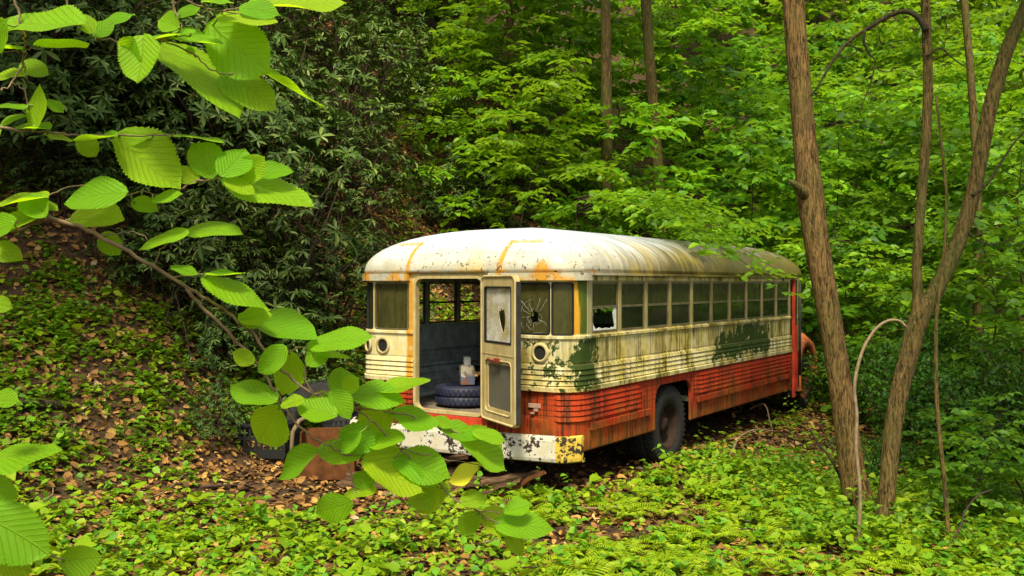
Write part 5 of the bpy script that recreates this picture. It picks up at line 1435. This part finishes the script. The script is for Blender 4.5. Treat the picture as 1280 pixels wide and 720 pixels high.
def hz_depth(px, py):
    """how far from the camera the twigs hang: the shrub leans in from the left and away from us"""
    return 1.22+.00055*max(px, 0)+.0003*(py-100)*0.5
LEAVES = [  # base px, tip px, apparent width px (1280 px wide photograph)
 (104,31,3,20,42),(116,41,165,13,32),(116,41,98,16,20),(45,57,112,53,5),(30,62,-6,56,9),(33,95,-16,95,17),(43,160,46,104,36),(60,125,80,141,13),(32,135,-8,132,13),(0,157,30,142,16),(63,161,18,155,12),(58,166,92,176,11),(145,170,84,175,11),
 (176,42,170,102,50),(190,57,306,134,42),(243,40,176,48,17),(210,48,278,48,24),(345,28,270,15,27),(262,28,336,88,72),(314,8,432,-2,42),(252,2,292,2,14),(278,92,346,136,44),(325,88,408,127,10),(243,66,231,62,10),
 (148,168,228,230,54),(208,169,280,176,9),(266,222,240,178,36),(279,220,306,184,42),(318,215,366,212,24),(280,221,393,253,40),(281,222,320,242,17),
 (157,240,78,252,48),(60,246,-6,248,15),(50,268,-12,280,34),(37,253,73,261,9),(58,270,26,243,28),(86,275,153,268,30),(165,252,197,262,20),(190,250,228,240,19),(-14,308,28,322,28),
 (234,290,171,309,27),(228,290,302,286,25),(247,343,213,330,11),(258,343,307,339,8),(256,344,338,386,24),(-14,375,15,385,19),(322,408,297,392,19),(320,404,397,416,30),
 (386,431,468,416,25),(383,440,438,444,8),(357,434,322,466,34),(362,440,350,494,40),(346,500,288,475,28),(351,508,318,558,52),(352,508,381,496,14),(408,490,388,526,34),(412,490,436,524,32),(420,490,427,458,30),(430,490,448,474,20),
 (437,493,507,500,28),(472,490,537,472,14),(488,511,449,546,38),(490,515,550,530,20),(543,522,566,533,11),(548,535,602,545,15),(592,540,633,550,14),(575,545,637,584,30),(396,565,346,598,29),(450,570,393,560,26),(452,570,471,556,19),
 (489,573,564,592,38),(455,575,532,612,34),(505,580,522,614,30),(562,610,508,626,32),(440,625,392,641,42),(470,612,428,618,10),
 (598,640,576,670,28),(600,645,652,656,24),(620,655,695,658,27),(630,640,664,628,14),(632,662,655,694,22),
 (-12,500,23,500,19),(-18,575,77,560,29),(-22,605,20,622,34),(-32,640,62,694,74),(78,700,128,696,38),(-10,700,40,716,40),(505,548,455,552,16),(420,520,372,500,22),(450,540,425,566,20)]
LEAVES += [(384,455,412,440,24),(425,540,470,560,34),(470,548,500,572,30),(440,596,470,604,22),(548,606,520,640,26),(575,628,610,622,20),(300,400,340,392,24),(318,452,290,440,22),
 (118,46,142,26,26),(170,50,150,84,34),(226,34,196,24,26),(300,10,350,16,30),(222,20,250,8,18),(100,170,120,196,24),(186,172,150,186,18),(248,226,214,206,26),(300,220,330,196,30),(20,275,-14,296,26),(12,30,-20,60,40),(26,80,60,92,22),(128,292,150,318,22),(0,160,-24,190,26)]
YELLOW = (600,582,558,599,17)
BR = [  # branches: px polyline with width in px at start and end
 ([(-70,292),(-20,286),(40,275),(62,272),(108,288),(160,314),(210,345),(252,370),(292,396),(325,428),(352,462),(392,492),(436,508),(470,530),(500,560)], 7.5, 2.5),
 ([(232,362),(258,388),(290,420),(318,452),(345,490),(362,520),(392,548),(425,565),(452,572)], 5, 2),
 ([(352,462),(362,440),(388,432)], 2.6, 1.6), ([(325,428),(322,408)], 2, 1.4), ([(392,492),(380,470),(384,441)], 2, 1.4),
 ([(436,508),(470,512),(505,518),(545,530),(578,543),(596,541)], 2.8, 1.5), ([(436,508),(472,490)], 2, 1.4), ([(392,492),(410,490),(440,492)], 2.4, 1.4),
 ([(500,560),(520,580),(548,606),(575,628),(598,640),(632,660)], 2.5, 1.5), ([(425,565),(440,595),(446,622)], 2.2, 1.4), ([(575,628),(606,640),(632,640)], 1.8, 1.2),([(500,560),(550,572),(600,582)], 1.8, 1.2),
 ([(362,520),(355,510),(347,500)], 2, 1.4), ([(210,345),(232,345),(256,343)], 2.2, 1.4), ([(190,332),(205,308),(232,291)], 2, 1.4),
 ([(108,290),(135,293),(165,290),(186,300)], 2.2, 1.2),
 ([(-60,300),(0,294),(50,278),(88,274)], 3.2, 1.6), ([(62,272),(56,254),(72,240),(112,232),(150,245)], 2, 1.3), ([(62,272),(50,268)], 2, 1.4), ([(150,245),(178,240),(205,248)], 1.8, 1.2),
 ([(205,248),(225,236),(248,226),(280,221),(318,215)], 2.6, 1.5), ([(248,226),(262,223)], 1.8, 1.3),
 ([(-60,148),(0,158),(60,166),(100,170),(150,169),(215,168)], 4, 1.8),
 ([(12,-60),(18,-10),(24,25),(30,45),(31,62),(26,85),(14,105),(2,112)], 3.8, 2), ([(31,62),(45,57)], 1.6, 1.2), ([(14,105),(30,112),(43,160)], 2, 1.3), ([(31,62),(28,75),(33,95)], 1.5, 1.2), ([(2,112),(-20,108)], 2, 1.6),
 ([(70,-60),(86,8),(104,32),(118,46),(150,51),(185,50),(240,45)], 3, 1.6), ([(185,50),(190,57)], 1.6, 1.3), ([(205,50),(240,66),(258,82),(280,92),(325,88)], 2.4, 1.4),
 ([(210,-60),(216,0),(222,22),(226,36),(215,48)], 3, 1.8), ([(225,-50),(236,0),(258,10),(278,14),(314,9)], 2.8, 1.6), ([(278,14),(345,28)], 1.5, 1.2), ([(258,10),(262,28)], 1.6, 1.2), ([(258,10),(252,2)], 1.4, 1.2),
 ([(-90,480),(-40,490),(-12,500)], 3, 2), ([(-110,560),(-60,572),(-18,576)], 3, 2), ([(-110,600),(-60,604),(-22,606)], 3, 2), ([(-130,640),(-80,640),(-32,642),(20,672),(78,700)], 4, 2), ([(-100,690),(-50,696),(-10,700)], 3, 2), ([(-90,370),(-40,372),(-14,375)], 3, 1.8), ([(-80,300),(-14,308)], 3, 1.8),([(-60,130),(-20,132),(32,135)],2.5,1.5),([(-60,60),(-10,66),(30,62)],2.5,1.5),
]
SX, SY = -1.30, 1.30            # where the shrub stands
hz = empty('hazel_shrub', (SX, SY, H(SX, SY))); tag(hz, 'hazel shrub with big serrated lime leaves whose branches cross the left foreground', 'shrub')
off = Vector(hz.location)
wb = MB()
def px3(px, py): return at(px, py, hz_depth(px, py))
allp = []
for pts_, w0, w1 in BR:
    P_ = smooth_path([px3(*p) for p in pts_], 5); m = len(P_)
    r_ = random.Random(int(pts_[0][0])*7+len(pts_))
    P_ = [p+rv(r_, .0022) for p in P_]
    if pts_[0][0] < 0 or pts_[0][1] < 0:          # runs back to the shrub's stems outside the view
        e = P_[0]; tgt = Vector((SX+.12*math.sin(e.z*5), SY, max(.25, e.z-.35) if pts_[0][1] >= 0 else e.z+.05))
        back = [tgt.lerp(e, t)+Vector((0, 0, .06*sin(t*pi))) for t in (0, .25, .5, .75)]
        dpt = P_[0].y
        P_ = back+P_
        rad = [max(w0, 4)*.5*dpt/F*1.6]*4+[.5*(w0+(w1-w0)*i/m)*dpt/F for i in range(m)]
    else:
        rad = [.5*(w0+(w1-w0)*i/m)*P_[0].y/F for i in range(m)]
    wb.tube([p-off for p in P_], rad, 7, wob=.25, seed=m)
    allp += P_
for k, (dx, dy, hgt) in enumerate(((0, 0, 2.9), (.12, -.06, 2.6), (-.12, .05, 3.1))):
    P_ = [Vector((dx*.3+.12*sin((i/10)*hgt*5)*(i > 0), dy*i/10, hgt*i/10-.08*(i == 0))) for i in range(11)]
    wb.tube(P_, [.020*(1-.055*i) for i in range(11)], 10, wob=.2, seed=k)
lm = MB(); lm.uv = []
def add_leaf(L_, mb, seed):
    bx_, by_, tx_, ty_, wd = L_; r_ = random.Random(seed)
    d = hz_depth(.5*(bx_+tx_), .5*(by_+ty_))+r_.uniform(-.03, .03)
    B0 = at(bx_, by_, d); T0 = at(tx_, ty_, d); Lp = (T0-B0).length; wm = wd/F*d
    nomw = Lp*.74
    if wm > nomw:                       # blade pointing towards or away from us: true length is greater
        Lt = min(wm/.74, Lp*1.9); dz = sqrt(max(Lt*Lt-Lp*Lp, 0))*(1 if r_.random() < .5 else -1); nomw = wm
    else: dz = r_.uniform(-.15, .15)*Lp
    dz = max(min(dz, .09), -.09)
    B0 = B0+Vector((0, -dz*.3, 0)); T1 = at(tx_, ty_, d+dz*.7)
    a = (T1-B0).normalized(); face = Vector((0, -1, 0)); face = (face-a*face.dot(a)).normalized(); sd = a.cross(face)
    ct = min(max(wm/nomw, .10), 1.0); th = math.acos(ct)
    n1 = face*cos(th)+sd*sin(th); n2 = face*cos(th)-sd*sin(th)
    n = n1 if n1.z > n2.z else n2
    if n.z < -.2 and ct > .85: pass
    w = n.cross(a)
    big_leaf(mb, B0-off, T1-off, w, n, nomw*r_.uniform(.90, 1.14), seed, fold=r_.uniform(.02, .14), droop=r_.uniform(.02, .12))
    near = min(allp, key=lambda p: (p-B0).length)
    if (near-B0).length > .002:
        md = near.lerp(B0, .5)+Vector((0, 0, -.004)); wb.tube([near-off, md-off, B0-off+a*.004], [.0013, .0011, .0012], 5, mat=1)
for i, L_ in enumerate(LEAVES): add_leaf(L_, lm, i+1)
# the rest of the shrub, outside the picture on the left
r_ = random.Random(99)
for i in range(70):
    z = r_.uniform(.5, 3.2); a = r_.uniform(0, 2*pi); rr_2 = r_.uniform(.1, .5)
    p = Vector((SX+cos(a)*rr_2-.12, SY+sin(a)*rr_2, z))
    if p.y > .5 and 640+F*p.x/p.y > -60: continue
    d = Vector((cos(a+r_.uniform(-1, 1)), sin(a), -.3)).normalized(); n = Vector((r_.uniform(-.4, .4), r_.uniform(-.4, .4), 1)); n = (n-d*n.dot(d)).normalized()
    big_leaf(lm, p-off, p+d*.11-off, n.cross(d), n, .085, 200+i)
lm.build('foliage', M_HAZ, hz)
ym = MB(); ym.uv = []; add_leaf(YELLOW, ym, 500)
yl = ym.build('yellow_leaf', leaf_mat('yellowed_leaf', (.55, .50, .02), (.60, .54, .03), (.62, .50, .04), (.7, .65, .05), .5, .3, .4), hz); yl['label'] = 'single yellowed leaf near the end of the branch'
wb.build('stem', [M_HZW, M_PET], hz)
# ================================================================== camera, light, world
cd = bpy.data.cameras.new('camera'); cam = bpy.data.objects.new('camera', cd); COL.objects.link(cam)
cam.location = (0, 0, CZ); cam.rotation_euler = (pi/2, 0, 0)
cd.sensor_width = 36; cd.lens = 36*F/1280; cd.shift_y = -6/1280; cd.clip_end = 1000; cd.clip_start = .05
SC.camera = cam
SUN_EL, SUN_AZ = radians(57), radians(SUN_AZ_DEG)       # azimuth measured from +Y towards +X
w = bpy.data.worlds.new('World'); SC.world = w; w.use_nodes = True
nt = w.node_tree; bg = nt.nodes['Background']
sky = nt.nodes.new('ShaderNodeTexSky'); sky.sky_type = 'NISHITA'; sky.sun_disc = False
sky.sun_elevation = SUN_EL; sky.sun_rotation = SUN_AZ; sky.dust_density = 3.0; sky.air_density = 1.0
hs = nt.nodes.new('ShaderNodeHueSaturation'); hs.inputs['Saturation'].default_value = .22      # a thin even overcast
nt.links.new(sky.outputs[0], hs.inputs['Color']); nt.links.new(hs.outputs[0], bg.inputs[0]); bg.inputs[1].default_value = .055
ld = bpy.data.lights.new('sun', 'SUN'); ld.energy = SUN_E; ld.angle = radians(SUN_ANG); ld.color = (1, .90, .68)
lo = bpy.data.objects.new('sun', ld); COL.objects.link(lo)
dv = Vector((sin(SUN_AZ)*cos(SUN_EL), cos(SUN_AZ)*cos(SUN_EL), sin(SUN_EL)))
lo.rotation_euler = (-dv).to_track_quat('-Z', 'Y').to_euler(); lo.location = (0, 0, 30)
vs_ = SC.view_settings; vs_.view_transform = 'Standard'; vs_.look = 'None'; vs_.gamma = 1; vs_.use_curve_mapping = False
vs_.exposure = EXPO
SC.render.engine = 'CYCLES'
cy = SC.cycles
cy.use_denoising = True
cy.max_bounces = 8; cy.diffuse_bounces = 4; cy.transmission_bounces = 6; cy.transparent_max_bounces = 8; cy.glossy_bounces = 3
cy.sample_clamp_indirect = 6; cy.caustics_reflective = False; cy.caustics_refractive = False
